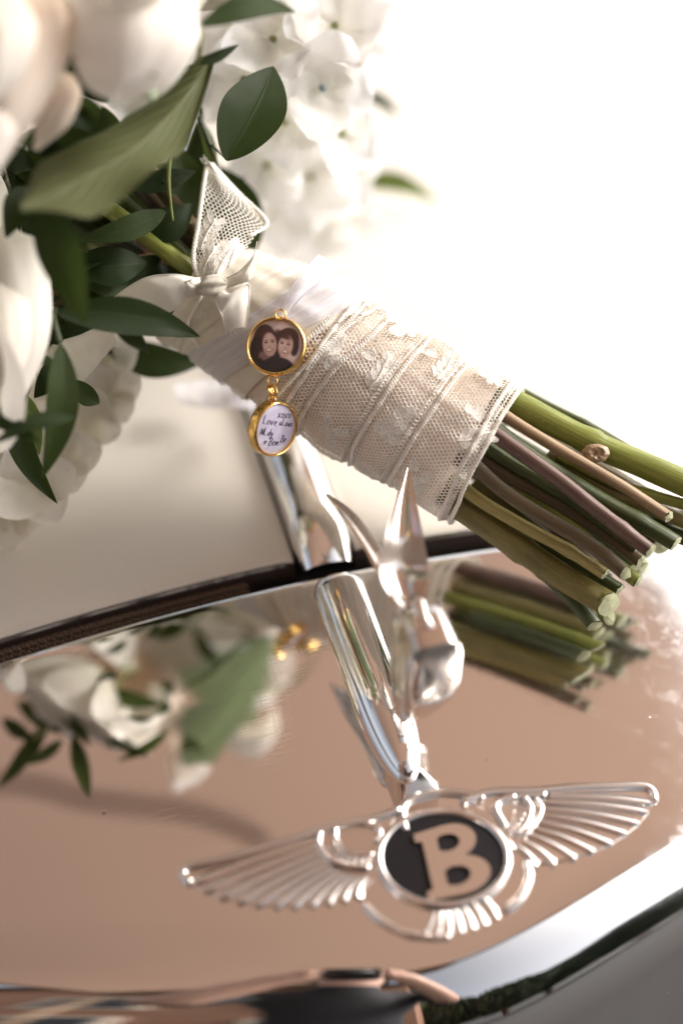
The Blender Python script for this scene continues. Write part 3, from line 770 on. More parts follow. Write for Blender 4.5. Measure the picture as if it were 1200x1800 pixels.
for k in range(9):
    a0 = random.uniform(.6, 2.2); p = pt(364+random.uniform(-2, 8), 288+random.uniform(-2, 6), HD+.013); ca.tube([p, p+RT*.0012*math.cos(a0*2)+UP*.0012*math.sin(a0), p+RT*.002*math.cos(a0*2)+UP*.0026*math.sin(a0)], .00015, 3)
ca.build('collar_cord', 'thread', lp)
ma, ca = Acc(), Acc(); flower(lo_s, .007, .008, .0028, ma, ca, 5, 1); flower(lo_s, .008, .017, .0026, ma, ca, 5, 2); ca.tube([lo_s(0, .022*t, .0003) for t in [q/20 for q in range(21)]], .0006, 5); ca.tube([lo_s(.004+.002*t, .022*t, .0008) for t in [q/20 for q in range(21)]], .0006, 5)
ma.build('lace_motif', 'motif', lp2)['kind'] = 'stuff'; ca.build('collar_cord', 'thread', lp2)

# --- bow
def ribbon(name, C1, C2, mat='satin_bow', cup=.0, n=40, par=None, twist=0, hem=True):
    A1, A2 = smooth_path(C1, n), smooth_path(C2, n); a = Acc()
    def fn(u, v):
        i = min(int(v*n), n-1); t = v*n-i; p = pt(*lerp(A1[i], A1[i+1], t)).lerp(pt(*lerp(A2[i], A2[i+1], t)), u)
        return p-FW*(cup*math.sin(u*math.pi)+.0004*nz(u*3, v*5, cup*99))
    wd = (fn(1, .5)-fn(0, .5)).length; ln = sum(((fn(.5, (k+1)/10)-fn(.5, k/10)).length for k in range(10)))
    a.grid(fn, 12, n, uvf=lambda u, v: (u*wd, v*ln)); o = a.build(name, mat, par or bq)
    if hem:
        h = Acc()
        for u in (0., 1.): h.tube([fn(u, k/60)-FW*.0001*(k % 2) for k in range(61)], .00022, 5)
        h.build('selvedge', mat, o)
    return o
BD = depth(hand(.002, 0, .004))-.004
ribbon('satin_bow', [(350,490,BD),(310,483,BD-.002),(262,487,BD-.001),(222,507,BD+.002),(184,537,BD+.006)], [(352,512,BD),(330,520,BD),(312,540,BD),(290,552,BD+.003),(262,560,BD+.007)], cup=.0025)
ribbon('satin_bow', [(352,488,BD),(335,492,BD-.003),(322,498,BD-.003),(312,512,BD)], [(356,512,BD),(345,520,BD-.001),(330,522,BD),(318,520,BD)], cup=.001)
ribbon('satin_bow', [(385,500,BD-.002),(405,515,BD-.004),(428,500,BD-.004),(438,503,BD),(437,540,BD-.001),(432,575,BD+.001)], [(372,512,BD-.001),(378,528,BD-.003),(385,545,BD-.003),(390,555,BD-.002),(393,568,BD-.001),(397,581,BD+.001)], cup=.0015)
ribbon('satin_bow', [(395,490,BD),(420,478,BD-.002),(445,450,BD-.001),(452,425,BD+.002)], [(400,505,BD),(432,495,BD-.001),(440,492,BD),(446,480,BD+.002)], 'satin', cup=.002)
ribbon('satin_bow', [(200,562,BD+.006),(172,575,BD+.008),(140,590,BD+.009),(104,600,BD+.010)], [(204,602,BD+.006),(180,630,BD+.008),(155,660,BD+.009),(130,684,BD+.010)], cup=.001)
ribbon('satin_bow', [(104,600,BD+.010),(90,610,BD+.012),(70,640,BD+.013)], [(130,684,BD+.010),(100,690,BD+.013),(60,700,BD+.013)], cup=.001)
k_ = Acc()
def knot(u, v):
    th = math.pi*v; ph = 2*math.pi*u; r = 1+.10*math.sin(ph*5+v*3)+.08*nz(math.cos(ph)*2, math.sin(ph)*2, v*4)
    c = pt(373, 503, BD-.003); return c+RT*(.0042*math.cos(th)*r)+UP*(.0032*math.sin(th)*math.cos(ph)*r+.0008*math.cos(th))-FW*(.0030*math.sin(th)*math.sin(ph)*r)
k_.grid(knot, 48, 24, cu=True); k_.build('bow_knot', 'satin', bq)
# frayed end
fr = Acc()
for k in range(26):
    t = k/25; x, y = lerp(397, 432, t), lerp(581, 575, t); p = pt(x, y-2, BD+.0005); fr.tube([p, p-UP*.0008+RT*random.uniform(-.0004, .0004), p-UP*random.uniform(.001, .0022)+RT*random.uniform(-.0009, .0009)], .00006, 3)
fr.build('frayed_end', 'thread', bq)
# organza strip that carries the charms, and the loose organza end on the bonnet
OD = depth(hand(LEN*.24, 0, .003))
ribbon('organza_ribbon', [(560,448,OD+.010),(530,480,OD+.002),(505,520,OD-.001),(489,552,OD-.001),(489,560,OD)], [(600,470,OD+.010),(560,495,OD+.002),(528,525,OD-.001),(505,552,OD-.001),(502,560,OD)], 'organza', cup=.001, hem=True)
oe = ribbon('organza_ribbon', [(468,675,.585),(420,672,.600),(360,668,.606),(305,676,.606)], [(470,722,.585),(420,718,.597),(370,718,.599),(315,712,.599)], 'organza', cup=.002, hem=False)
oe['label'] = 'loose end of white organza ribbon lying on the bonnet'

# --- stems
def axd(px, py):
    # depth of the handle axis at the given picture position along the axis
    u = ((px-370)*(857-370)+(py-520)*(800-520))/((857-370)**2+(800-520)**2); return depth(HL+AX*(u*LEN))
def stem(path, wpx, k, mat, name='stem', cut=True, knot_at=None, par=None, wig=.0):
    P = smooth_path([(x, y) for x, y in path], 26); seed = random.random()*50; nd = random.choice((-1, .45, .6, .75, .85))
    pts_ = []; rad = []
    for i, (x, y) in enumerate(P):
        d = axd(x, y)+k*.019; pts_.append(pt(x, y, d)); r = wpx/2*d/F; t = i/26
        rad.append(r*(1+.05*nz(t*4, seed)+.16*math.exp(-((t-nd)/.03)**2)))
    tg0 = (pts_[-1]-pts_[-3]).normalized(); mm = random.uniform(.2, 1.1); nn_ = (-FW+RT*random.uniform(-.5, .5)+UP*random.uniform(-.6, .3)).normalized()
    a = Acc(); a.tube(pts_, rad, 16, caps=False); ng = random.choice((2, 3, 5)); ga = random.uniform(.03, .08)
    for i_ in range(len(pts_)):
        for q in range(16):
            v_ = Vector(a.v[i_*16+q]); a.v[i_*16+q] = tuple(pts_[i_]+(v_-pts_[i_])*(1+ga*math.sin(ng*q/16*2*math.pi+seed)+.03*nz(q*.7, i_*.5, seed)))
    for q in range(16):
        v_ = Vector(a.v[-16+q]); e_ = v_-pts_[-1]; a.v[-16+q] = tuple(v_-tg0*mm*nn_.dot(e_))
    o = a.build(name, mat, par or bq)
    if cut:
        tg = (pts_[-1]-pts_[-3]).normalized(); x = tg.orthogonal().normalized(); y = tg.cross(x); sl = Vector((random.uniform(-.5, .5), random.uniform(-.5, .5)))
        c = Acc()
        def cf(u, v):
            an = 2*math.pi*u; r = rad[-1]*v; e_ = (x*math.cos(an)+y*math.sin(an))*r; return pts_[-1]-tg*mm*nn_.dot(e_)+(x*math.cos(an)+y*math.sin(an))*r+tg*(.0006*(1-v)+.0008*nz(math.cos(an)*v*3+seed, math.sin(an)*v*3)*(v > .3)+.0002)
        c.grid(cf, 16, 4, cu=True)
        # ragged skin flap at the cut
        for q in range(0):
            an = random.random()*6.28; e_ = (x*math.cos(an)+y*math.sin(an))*rad[-1]*.97; p = pts_[-1]+e_-tg*mm*nn_.dot(e_)
            c.tube([p-tg*.001, p+tg*.0008, p+tg*.0018+x*random.uniform(-.0006, .0006)], [.0005, .0004, .0001], 4)
        c.build('cut_end', 'pith', o)
    return o, pts_, rad
ST = [
 ([(880,668),(960,712),(1040,752),(1120,800)], 16, .55, 'st_dark'),
 ([(870,690),(960,738),(1055,786),(1130,818),(1230,862)], 46, .0, 'st_green'),
 ([(860,712),(930,758),(1010,806),(1090,853),(1174,908)], 22, -.55, 'st_tan'),
 ([(845,745),(900,785),(980,842),(1060,905),(1142,968)], 27, -.95, 'st_plum'),
 ([(830,768),(900,815),(980,862),(1060,918),(1120,958)], 26, -.6, 'st_dark'),
 ([(830,795),(900,840),(980,885),(1060,935),(1125,985)], 26, -.45, 'st_brown'),
 ([(815,800),(880,860),(960,912),(1040,960),(1098,1008)], 26, -.80, 'st_brown'),
 ([(790,840),(850,884),(930,930),(1000,968),(1062,1008)], 24, -.55, 'st_yellow'),
 ([(775,868),(850,920),(930,975),(1000,1022),(1068,1062)], 46, -.25, 'st_olive'),
 ([(860,900),(940,948),(1010,985),(1088,1035)], 22, -.1, 'st_dark'),
 ([(860,930),(930,985),(990,1038),(1044,1100)], 27, .15, 'st_dark'),
 ([(850,740),(930,800),(1040,870),(1120,915),(1186,955)], 30, -.15, 'st_dark'),
 ([(980,800),(1050,835),(1110,860),(1220,892)], 20, .05, 'st_green'),
 ([(960,800),(1060,860),(1130,888),(1220,925)], 26, .2, 'st_olive'),
 ([(950,830),(1060,885),(1130,918),(1225,955)], 26, .35, 'st_dark'),
 ([(900,800),(1000,870),(1080,930),(1135,975)], 30, .1, 'st_olive'),
 ([(900,850),(1000,925),(1060,975),(1120,1022)], 26, .0, 'st_green'),
 ([(850,820),(950,890),(1040,950),(1110,1000)], 30, .5, 'st_dark'),
 ([(830,850),(920,920),(1000,985),(1075,1050)], 30, .55, 'st_olive'),
 ([(850,780),(950,850),(1060,930),(1128,1000)], 30, .85, 'st_green'),
 ([(800,800),(900,880),(1000,960),(1066,1020)], 30, .95, 'st_plum'),
 ([(870,760),(970,820),(1080,900),(1160,960)], 30, .8, 'st_dark'),
 ([(800,850),(900,930),(1000,1010),(1070,1085)], 24, .35, 'st_green'),
 ([(870,720),(990,790),(1100,850),(1190,915)], 30, .5, 'st_brown'),
]
for i, (p, w_, k, m_) in enumerate(ST):
    o, P, Rr = stem(p, w_, k, m_)
    if i == 1:
        # pale scar of a cut side shoot
        c = pt(1047, 797, depth(P[15])-.0058); s_ = Acc()
        s_.grid(lambda u, v: c+RT*(.0044*v*math.cos(u*6.283)*(1+.2*nz(math.cos(u*6.283)*2, math.sin(u*6.283)*2, 1)))+UP*(.0030*v*math.sin(u*6.283)*(1+.2*nz(math.cos(u*6.283)*2, math.sin(u*6.283)*2, 5)))+FW*.0006-FW*(.0013*math.sin(min(1, (1-v)*2.2)*1.57)-.0009*(v < .55)*(1-v/.55)+.0006*nz(math.cos(u*6.283)*4*v, math.sin(u*6.283)*4*v)), 32, 12, cu=True)
        s_.build('stem_scar', 'st_tan', o)

# --- leaves
def leaf(base, tip, wpx, mat='leaf', bow=0, sag=0, face=None, roll=0, fold=.18, wave=.03, peak=.42, name='leaf', nseg=26, par=None, gp=None):
    """base/tip = (px,py,depth); wpx = full width at its size; bow = sideways bend (px), sag = bulge to the viewer (m)"""
    d = (base[2]+tip[2])/2; W = wpx/2*d/F
    P0, P1 = pt(*base), pt(*tip); ax = (P1-P0); L = ax.length; ax.normalize()
    view = -FW if face is None else Vector(face).normalized(); side = ax.cross(view).normalized(); nrm = side.cross(ax).normalized()
    q = Matrix.Rotation(R_(roll), 3, ax); side = q @ side; nrm = q @ nrm
    sd_ = random.random()*40; bow_m = bow*d/F; sc_ = ax.cross(-FW).normalized()
    def fn(u, v):
        x = (u-.5)*2; t = v
        wv_ = (t/peak)**.75 if t < peak else 1-((t-peak)/(1-peak))**1.7
        wv_ = math.sin(wv_*math.pi/2) if t < peak else max(0, wv_)
        wdt = W*(wv_*.98+.02*(t < .97))
        c = P0+ax*L*t+sc_*bow_m*math.sin(math.pi*t)+nrm*sag*math.sin(math.pi*t)
        return c+side*x*wdt+nrm*(fold*abs(x)**1.4*wdt+wave*W*math.sin(t*9+sd_)*x*x+wave*W*nz(x*2, t*5, sd_))
    a = Acc(); a.grid(fn, 12, nseg); return a.build(name, mat, par or bq)
LV = [
 # base, tip, width px, mat, bow, sag, roll
 ((398,282,.525),(481,117,.545),112,'leaf',8,.004,0),            # big dark ovate
 ((292,372,.535),(132,424,.525),44,'leaf2',-8,.004,-10),
 ((100,548,.500),(352,592,.525),66,'leaf',-16,.003,10),
 ((186,612,.575),(362,636,.585),62,'leaf',12,.002,0),
 ((106,602,.500),(74,842,.505),58,'leaf2',-14,.004,-20),
 ((18,690,.52),(102,886,.525),46,'leaf',16,.003,0),
 ((128,668,.53),(176,710,.54),36,'leaf2',4,.002,0),
 ((352,45,.480),(520,22,.500),46,'leaf2',-12,.004,0),
 ((70,340,.470),(150,570,.480),84,'leaf',-16,.006,15),
 ((615,322,.70),(770,356,.70),36,'leaf_bright',-14,.006,0),
 ((628,160,.66),(700,205,.68),22,'leaf',-4,.002,0),
 ((338,392,.55),(298,245,.555),66,'leaf2',6,.003,10),
 ((350,400,.56),(345,212,.565),44,'leaf',0,.003,-10),
 ((362,330,.565),(350,205,.57),40,'leaf_bright',6,.002,0),
 ((226,330,.53),(345,300,.54),40,'leaf',6,.002,0),
 ((318,440,.55),(226,408,.545),46,'leaf_brown',-6,.001,0),
 ((130,470,.53),(260,462,.54),70,'leaf',6,.004,0),
 ((250,520,.545),(130,490,.53),60,'leaf2',6,.002,0),
 ((300,500,.555),(180,520,.545),60,'leaf',-6,.002,0),
 ((60,620,.53),(20,760,.53),50,'leaf',8,.003,0),
 ((40,690,.535),(70,800,.54),46,'leaf_bright',0,.003,0),
 ((120,640,.54),(60,700,.535),50,'leaf',0,.003,0),
 ((60,330,.50),(10,420,.49),60,'leaf',0,.003,0),
 ((400,350,.60),(430,310,.60),30,'leaf',0,.003,0),
 ((190,180,.50),(130,120,.52),60,'leaf',0,.003,0),
 ((450,440,.588),(362,282,.590),84,'leaf',6,.003,0), ((390,470,.580),(352,330,.582),60,'leaf',-4,.003,10), ((430,400,.592),(400,300,.594),56,'leaf2',4,.003,0),
 ((270,180,.51),(360,110,.52),36,'leaf',-8,.002,40),
 ((340,110,.50),(420,78,.51),26,'leaf',-4,.002,60),
]
for b_, t_, w_, m_, bo, sg, ro in LV: leaf(b_, t_, w_, m_, bo, sg, roll=ro)
# the broad pale leaf, folded, close to the lens
bl = Acc()
EA = smooth_path([(392,78,0.5237),(330,118,0.5153),(262,165,0.5055),(195,225,0.4929),(120,262,0.4851),(55,290,0.4792),(5,352,0.4662)], 40)
EM = smooth_path([(380,100,0.5151),(330,165,0.5015),(285,215,0.4910),(230,265,0.4805),(170,300,0.4731),(110,330,0.4668),(40,370,0.4584)], 40)
EB = smooth_path([(368,205,0.4971),(330,255,0.4866),(292,285,0.4803),(250,320,0.4729),(205,355,0.4656),(150,388,0.4586),(105,386,0.4591)], 40)
def blf(u, v):
    u = 1-u
    i = min(int(v*40), 39); t = v*40-i; a_, m__, b_ = (lerp(E[i], E[i+1], t) for E in (EA, EM, EB))
    q = u*2
    p = lerp(a_, m__, q) if q < 1 else lerp(m__, b_, q-1)
    p = p.copy(); tp = min(1, v*6)**.6*min(1, (1-v)*5)**.5; c = m__; p = c+(p-c)*tp
    return pt(*p)-FW*(.0022*math.sin(v*13+u*2)*abs(u-.5)*2+.0015*math.sin(u*math.pi*2))
bl.grid(blf, 24, 60); o = bl.build('leaf', 'leaf_pale', bq); o['label'] = 'broad pale folded leaf in front of the roses'
# filler foliage deep inside the head: real leaves, each its own
rr = random.Random(11)
for k in range(70):
    px, py = rr.uniform(-40, 330), rr.uniform(60, 640)
    if py > 440 and px > 240: continue
    if px > 300 and py < 250: continue
    d = .565+rr.uniform(0, .05)-(.02 if px < 100 else 0); an = rr.uniform(0, 6.28); L = rr.uniform(90, 170)
    leaf((px, py, d), (px+L*math.cos(an), py+L*math.sin(an)*.8, d+rr.uniform(-.015, .02)), rr.uniform(40, 75), rr.choice(['leaf', 'leaf', 'leaf', 'leaf2']), rr.uniform(-10, 10), .003, roll=rr.uniform(-50, 50), nseg=14)
for k in range(45):
    px, py = rr.uniform(-60, 250), rr.uniform(260, 560); d = rr.uniform(.535, .565); an = rr.uniform(0, 6.28); L = rr.uniform(80, 150)
    leaf((px, py, d), (px+L*math.cos(an), py+L*math.sin(an)*.7, d+rr.uniform(-.02, .02)), rr.uniform(38, 66), rr.choice(['leaf', 'leaf', 'leaf2']), rr.uniform(-10, 10), .003, roll=rr.uniform(-60, 60), nseg=14)
# thin stalks
for P, r_, m_ in (([(350,205,.555),(372,262,.555),(385,300,.56),(402,335,.57)], .0011, 'st_dark'), ([(352,190,.56),(362,240,.56),(398,280,.54)], .0008, 'st_dark'), ([(300,262,.535),(297,320,.53),(304,388,.53)], .0008, 'st_green'),
                  ([(345,395,.55),(300,385,.545),(270,382,.54)], .0016, 'st_green'), ([(338,462,.555),(300,456,.55),(250,458,.545),(190,470,.54),(120,500,.545)], .0028, 'st_red'), ([(335,480,.56),(260,440,.56),(200,420,.56)], .0018, 'st_dark'),
                  ([(330,420,.565),(260,350,.57),(200,300,.57)], .003, 'st_plum'), ([(345,440,.57),(250,420,.575),(150,380,.57)], .003, 'st_brown'), ([(106,602,.50),(96,560,.50),(100,540,.50)], .0008, 'st_dark'),
                  ([(0,560,.51),(60,600,.515),(40,690,.52)], .001, 'st_green'), ([(352,60,.48),(350,100,.49),(335,125,.5)], .001, 'st_green')):
    Acc().tube([pt(*p) for p in smooth_path(P, 20)], [r_*(1-.6*q/20) for q in range(21)], 8).build('sprig_stalk', m_, bq)
# stems running from the wrap into the head
for k in range(12):
    an = k*2.4; r_ = .012*math.sqrt((k+.5)/12)*1.2; o_ = N0*math.cos(an)*r_+B0*math.sin(an)*r_
    a = Acc(); a.tube([HL+AX*.01+o_, HL-AX*.012+o_*1.1, HL-AX*.05+o_*2.3], .0028, 8); a.build('stem', rr.choice(['st_dark', 'st_green', 'st_brown']), bq)

# --- roses
def rose(center, axis, R0, mat, seed, n=26, openk=1.0, name='rose'):
    axis = Vector(axis).normalized(); x = axis.orthogonal().normalized(); y = axis.cross(x); r = random.Random(seed); c0 = Vector(center)
    root = None
    for k in range(n):
        f = k/(n-1); az = k*2.399+r.uniform(-.2, .2); ri = R0*(.10+.90*f**.8); H = R0*(1.05-.25*f); hw = lerp(1.5, .78, f**.7)
        op = (.05+.75*f**1.6)*openk; sd_ = r.random()*30; curl = lerp(.05, .42, f)
        def fn(u, v, f=f, az=az, ri=ri, H=H, hw=hw, op=op, sd_=sd_, curl=curl):
            X = (u-.5)*2; vv = v*(1-.20*abs(X)**2.4)
            rho = ri*(math.sin(min(1, vv*1.25)*math.pi/2)**.8)*(.9+.12*X*X)+R0*op*vv*vv*.35
            z = H*(vv**1.1)*(1-.25*op)-R0*.45
            c_ = max(0, vv-.72)/.28; rho += R0*curl*c_*c_*.5; z -= R0*curl*c_**2.2*.45
            wid = hw*(math.sin(math.pi*(.18+.60*vv))**.8)
            th = az+X*wid; jit = R0*.05*nz(X*2, vv*3, sd_)+R0*.03*nz(X*5, vv*5, sd_)*vv
            rho += jit
            return c0+(x*math.cos(th)+y*math.sin(th))*rho+axis*(z+jit*.6)
        a = Acc(); a.grid(fn, 16, 14)
        if root is None: root = a.build(name, mat, bq)
        else: a.build('petal', mat, root)
    return root
def view(dx, dy, dz): return RT*dx+UP*dy-FW*dz
rose(pt(210, -190, .500), view(-.15, .75, .55), .028, 'rose_b', 3)['label'] = 'soft blush rose at the top of the bouquet'
rose(pt(-170, 60, .490), view(-.55, .35, .6), .030, 'rose_p', 5, openk=1.3)['label'] = 'peach-hearted rose at the upper left edge'
rose(pt(-125, 600, .508), view(-.6, -.3, .6), .0345, 'rose_w', 8)['label'] = 'ivory rose at the left edge'
rose(pt(60, -80, .52), view(-.1, .7, .3), .034, 'rose_w', 9)
rose(pt(-50, 400, .548), view(-.8, .0, .3), .032, 'rose_w', 12)
rose(pt(330, -60, .53), view(.2, .8, .4), .030, 'rose_w', 13)
rose(pt(-140, 840, .56), view(-.6, -.5, .1), .030, 'rose_w', 14)
rose(pt(-60, 730, .62), view(-.3, -.7, -.3), .026, 'rose_w', 15)
def big_petal(L_, R__, mat, cup, par, name='petal', n=30):
    A1, A2 = smooth_path(L_, n), smooth_path(R__, n); sd_ = random.random()*50; a = Acc()
    def fn(u, v):
        i = min(int(v*n), n-1); t = v*n-i; p = pt(*lerp(A1[i], A1[i+1], t)).lerp(pt(*lerp(A2[i], A2[i+1], t)), u)
        return p-FW*(cup*math.sin(u*math.pi)*(1-.3*v)+.0012*nz(u*2.5, v*3, sd_)+.0007*nz(u*7, v*3, sd_)-.002*(1-min(1, min(u, 1-u)*8)))
    a.grid(fn, 24, n, uvf=lambda u, v: (u, .35+.65*v)); return a.build(name, mat, par)
RA = [o for o in bpy.data.objects if o.get('label', '').startswith('soft blush rose')][0]; RB = [o for o in bpy.data.objects if o.get('label', '').startswith('peach-hearted')][0]
DA = -.022
def sh_(L_, dd): return [(x, y, d+dd) for x, y, d in L_]
def bp(L_, R__, mat, cup, par, dd): return big_petal(sh_(L_, dd), sh_(R__, dd), mat, cup, par)
bp([(255,-70,.478),(290,-10,.474),(262,70,.472),(258,150,.474),(222,196,.478)], [(420,-60,.480),(352,10,.476),(350,70,.474),(300,150,.475),(224,198,.478)], 'rose_w', .006, RA, .004)
bp([(150,-60,.464),(126,20,.458),(124,90,.455),(150,148,.456),(206,180,.460)], [(330,-70,.466),(345,10,.460),(338,80,.457),(286,146,.458),(212,181,.460)], 'rose_b', .010, RA, .000)
bp([(150,-80,.456),(160,-40,.452),(178,-5,.450),(196,22,.452)], [(330,-90,.458),(318,-40,.453),(270,2,.450),(200,24,.452)], 'rose_w', .007, RA, -.003)
bp([(110,-60,.470),(108,0,.466),(112,60,.465),(128,112,.468)], [(200,-60,.470),(180,0,.466),(160,60,.465),(132,114,.468)], 'rose_b', .004, RA, .006)
bp([(-60,-70,.470),(20,-30,.462),(40,40,.458),(20,80,.46)], [(140,-70,.470),(135,-20,.462),(90,20,.460),(30,84,.46)], 'rose_w', .006, RA, .004)
bp([(-70,60,.452),(-60,160,.446),(-50,250,.444),(-30,320,.446)], [(100,-20,.452),(132,40,.446),(92,160,.443),(0,296,.446)], 'rose_p', .010, RB, .008)
bp([(-70,20,.444),(-60,90,.438),(-55,160,.436),(-40,215,.438)], [(40,-10,.444),(66,50,.438),(40,130,.436),(-30,214,.438)], 'rose_w', .008, RB, .006)
bp([(40,130,.462),(50,180,.460),(58,220,.460),(60,262,.463)], [(128,130,.462),(142,165,.460),(118,222,.460),(64,264,.463)], 'rose_p', .005, RB, .006)
bp([(-60,190,.440),(-40,250,.438),(-50,300,.438)], [(30,205,.440),(20,250,.438),(-20,330,.440)], 'rose_b', .004, RB, .006)
RC = [o for o in bpy.data.objects if o.get('label', '').startswith('ivory rose at')][0]
bp([(-90,400,.500),(-80,520,.494),(-70,640,.494),(-40,770,.500)], [(28,402,.500),(76,440,.493),(84,600,.492),(6,768,.500)], 'rose_w', .010, RC, 0)
bp([(-80,470,.492),(-70,560,.486),(-70,640,.486),(-60,720,.49)], [(20,470,.492),(52,540,.485),(44,640,.485),(-20,716,.49)], 'rose_w', .006, RC, 0)
# a second broad pale leaf spread flat under the roses, clearest in its mirror image
leaf((50,-170,.530), (268,172,.466), 330, 'leaf_mint', -16, .002, face=(.05, .1, 1), fold=.10, wave=.05, peak=.5)
def mirror_pt(px, py, h):
    """point at height h that the shell shows at (px, py)"""
    p = onshell(px, py); e = 1e-4; n = Vector((-(sz(p.x+e, p.y)-sz(p.x-e, p.y))/2/e, -(sz(p.x, p.y+e)-sz(p.x, p.y-e))/2/e, 1)).normalized()
    d = (p-CAM).normalized(); d = d-n*2*d.dot(n); q = p+d*((h-p.z)/d.z); a_, b_ = pix(q); return (a_, b_, depth(q))
for (a_, b_, h_, w_, m_, ro) in (((128,1290),(158,1402),.075,40,'leaf',0), ((85,1268),(-5,1388),.08,46,'leaf',10), ((88,1200),(160,1312),.07,40,'leaf',0), ((178,1272),(262,1330),.08,34,'leaf',20), ((296,1284),(205,1338),.08,34,'leaf',-10),
                                (( 5,1262),(60,1300),.075,36,'leaf',0), ((170,1210),(290,1240),.085,44,'leaf2',0), ((30,1230),(110,1290),.085,40,'leaf2',0), ((300,1262),(462,1318),.170,44,'leaf',0), ((430,1075),(560,1150),.172,60,'leaf2',0), ((480,1080),(590,1140),.170,34,'leaf',0),
                                ((60,1250),(150,1215),.09,36,'leaf',0), ((110,1300),(40,1345),.075,36,'leaf2',0)):
    leaf(mirror_pt(*a_, h_), mirror_pt(*b_, h_), w_*1.15, m_, 4, .002, face=(0, 0, 1), roll=ro, nseg=18)
Acc().tube([pt(*mirror_pt(x, y, h)) for x, y, h in ((230,1150,.10),(200,1220,.085),(170,1270,.08),(130,1290,.076))], .0008, 6).build('sprig_stalk', 'st_green', bq)
Acc().tube([pt(*mirror_pt(x, y, h)) for x, y, h in ((120,1150,.10),(100,1220,.085),(88,1268,.08),(60,1300,.076))], .0008, 6).build('sprig_stalk', 'st_green', bq)
# --- hydrangea florets and loose white blossoms
def floret(px, py, d, rpx, nv, seed, mat='hyd', dot=True, name='hydrangea_floret'):
    r = random.Random(seed); nrm = Vector(nv).normalized(); x = nrm.orthogonal().normalized(); y = nrm.cross(x); c = pt(px, py, d); R0 = rpx*d/F; a = Acc(); a0 = r.random()*6
    for k in range(4):
        th = a0+k*math.pi/2+r.uniform(-.12, .12); sd_ = r.random()*40; dx = x*math.cos(th)+y*math.sin(th); dy = nrm.cross(dx); tl_ = r.uniform(-.15, .35)
        def fn(u, v, dx=dx, dy=dy, sd_=sd_, tl_=tl_):
            X = (u-.5)*2; wdt = R0*.58*math.sin(math.pi*min(1, (.08+.84*v**.8)))**.65
            return c+dx*R0*(v*(1-.10*abs(X)**2))+dy*X*wdt+nrm*(R0*(.10*k % .13)*v+R0*tl_*v*v+R0*.10*nz(X*1.5, v*3, sd_)+R0*.12*X*X*v-R0*.08*math.exp(-v*8))
        a.grid(fn, 10, 12)
    o = a.build(name, mat, bq)
    if dot:
        s_ = Acc(); s_.grid(lambda u, v: c+nrm*(.0006+.0012*math.cos(v*math.pi))+(x*math.cos(u*6.283)+y*math.sin(u*6.283))*.0013*math.sin(v*math.pi), 10, 6, cu=True); s_.build('floret_eye', dot if isinstance(dot, str) else 'leaf_bright', o)
    return o
MT['eye'] = f_plain('bluish_eye', (.28,.36,.40), .6); MT['eye2'] = f_plain('orange_eye', (.60,.34,.16), .6)
FL = [(588,46,.565,100,.1,.3,1,True),(566,155,.560,98,.25,-.1,1,'eye'),(480,70,.560,95,-.1,.2,1,True),(430,140,.565,80,-.3,.1,.8,True),(640,10,.60,70,.5,.4,.6,True),(540,-30,.575,90,0,.6,.8,True),
      (455,-20,.575,90,-.1,.5,.8,True),(600,235,.59,80,.6,-.2,.7,True),(500,215,.585,85,0,-.3,.9,True),(420,60,.59,80,-.3,0,.8,True),(545,95,.595,90,0,0,1,True),(390,170,.585,60,-.4,-.2,.7,True),
      (470,290,.61,80,-.1,-.3,.9,True),(545,310,.625,85,.2,-.3,.9,True),(605,320,.64,70,.5,-.3,.7,True),(500,365,.64,80,0,-.5,.8,True),(560,400,.655,70,.2,-.6,.7,'eye2'),(520,260,.63,80,0,0,1,True),(430,340,.63,50,-.3,-.3,.8,True),
      (600,90,.615,90,.5,.1,.7,True),(450,190,.61,90,0,0,1,True),(380,100,.60,80,-.2,0,1,True),(400,0,.60,100,-.2,.2,1,True),(610,385,.66,60,.4,-.4,.7,True)]
for k, (px, py, d, rp, a1, a2, a3, dt) in enumerate(FL): floret(px, py, d, rp, view(a1, a2, a3), 100+k, dot=dt)
for k, (px, py, d, rp) in enumerate(((235,165,.51,60),(180,640,.575,70),(196,690,.570,58),(150,740,.570,66),(110,800,.562,70),(60,850,.552,80),(20,800,.57,80),(10,900,.57,70),(50,760,.58,80),(100,700,.60,80),(-20,860,.58,80))):
    floret(px, py, d, rp, view(.1, -.2 if k > 1 else .1, 1), 300+k, 'rose_w' if k > 0 else 'hyd', dot=False)

# ================================================================ CHARMS
def disc_frame(px, py, d, n, upv):
    n = Vector(n).normalized(); y = Vector(upv); y = (y-n*y.dot(n)).normalized(); x = y.cross(n); c = pt(px, py, d)
    return lambda X, Y, Zz=0: c+x*X+y*Y+n*Zz
def charm(fr, R0, thick, root):
    b = Acc()
    prof = [(R0-.0004, -.0002), (R0-.0004, .0005), (R0-.0002, .0008), (R0+.0001, .0009), (R0+.0004, .0006), (R0+.0005, 0), (R0+.0005, -thick+.0003), (R0+.0002, -thick), (0, -thick)]
    b.grid(lambda u, v: fr(*(lambda r, z: (r*math.cos(u*6.283185), r*math.sin(u*6.283185), z))(*[lerp(prof[min(int(v*8), 7)][q], prof[min(int(v*8), 7)+1][q], v*8-min(int(v*8), 7)) for q in (0, 1)])), 72, 32, cu=True)
    b.build('bezel', 'gold', root)
def vcol_mat(name):
    m = M(name).bsdf((.5,.5,.5), .35, Coat_Weight=1.0, Coat_Roughness=.03); a = m.n('VertexColor'); a.layer_name = 'Col'; m.l(a.outputs[0], m.b.inputs['Base Color']); return m.m
MT['print'] = vcol_mat('printed_picture')
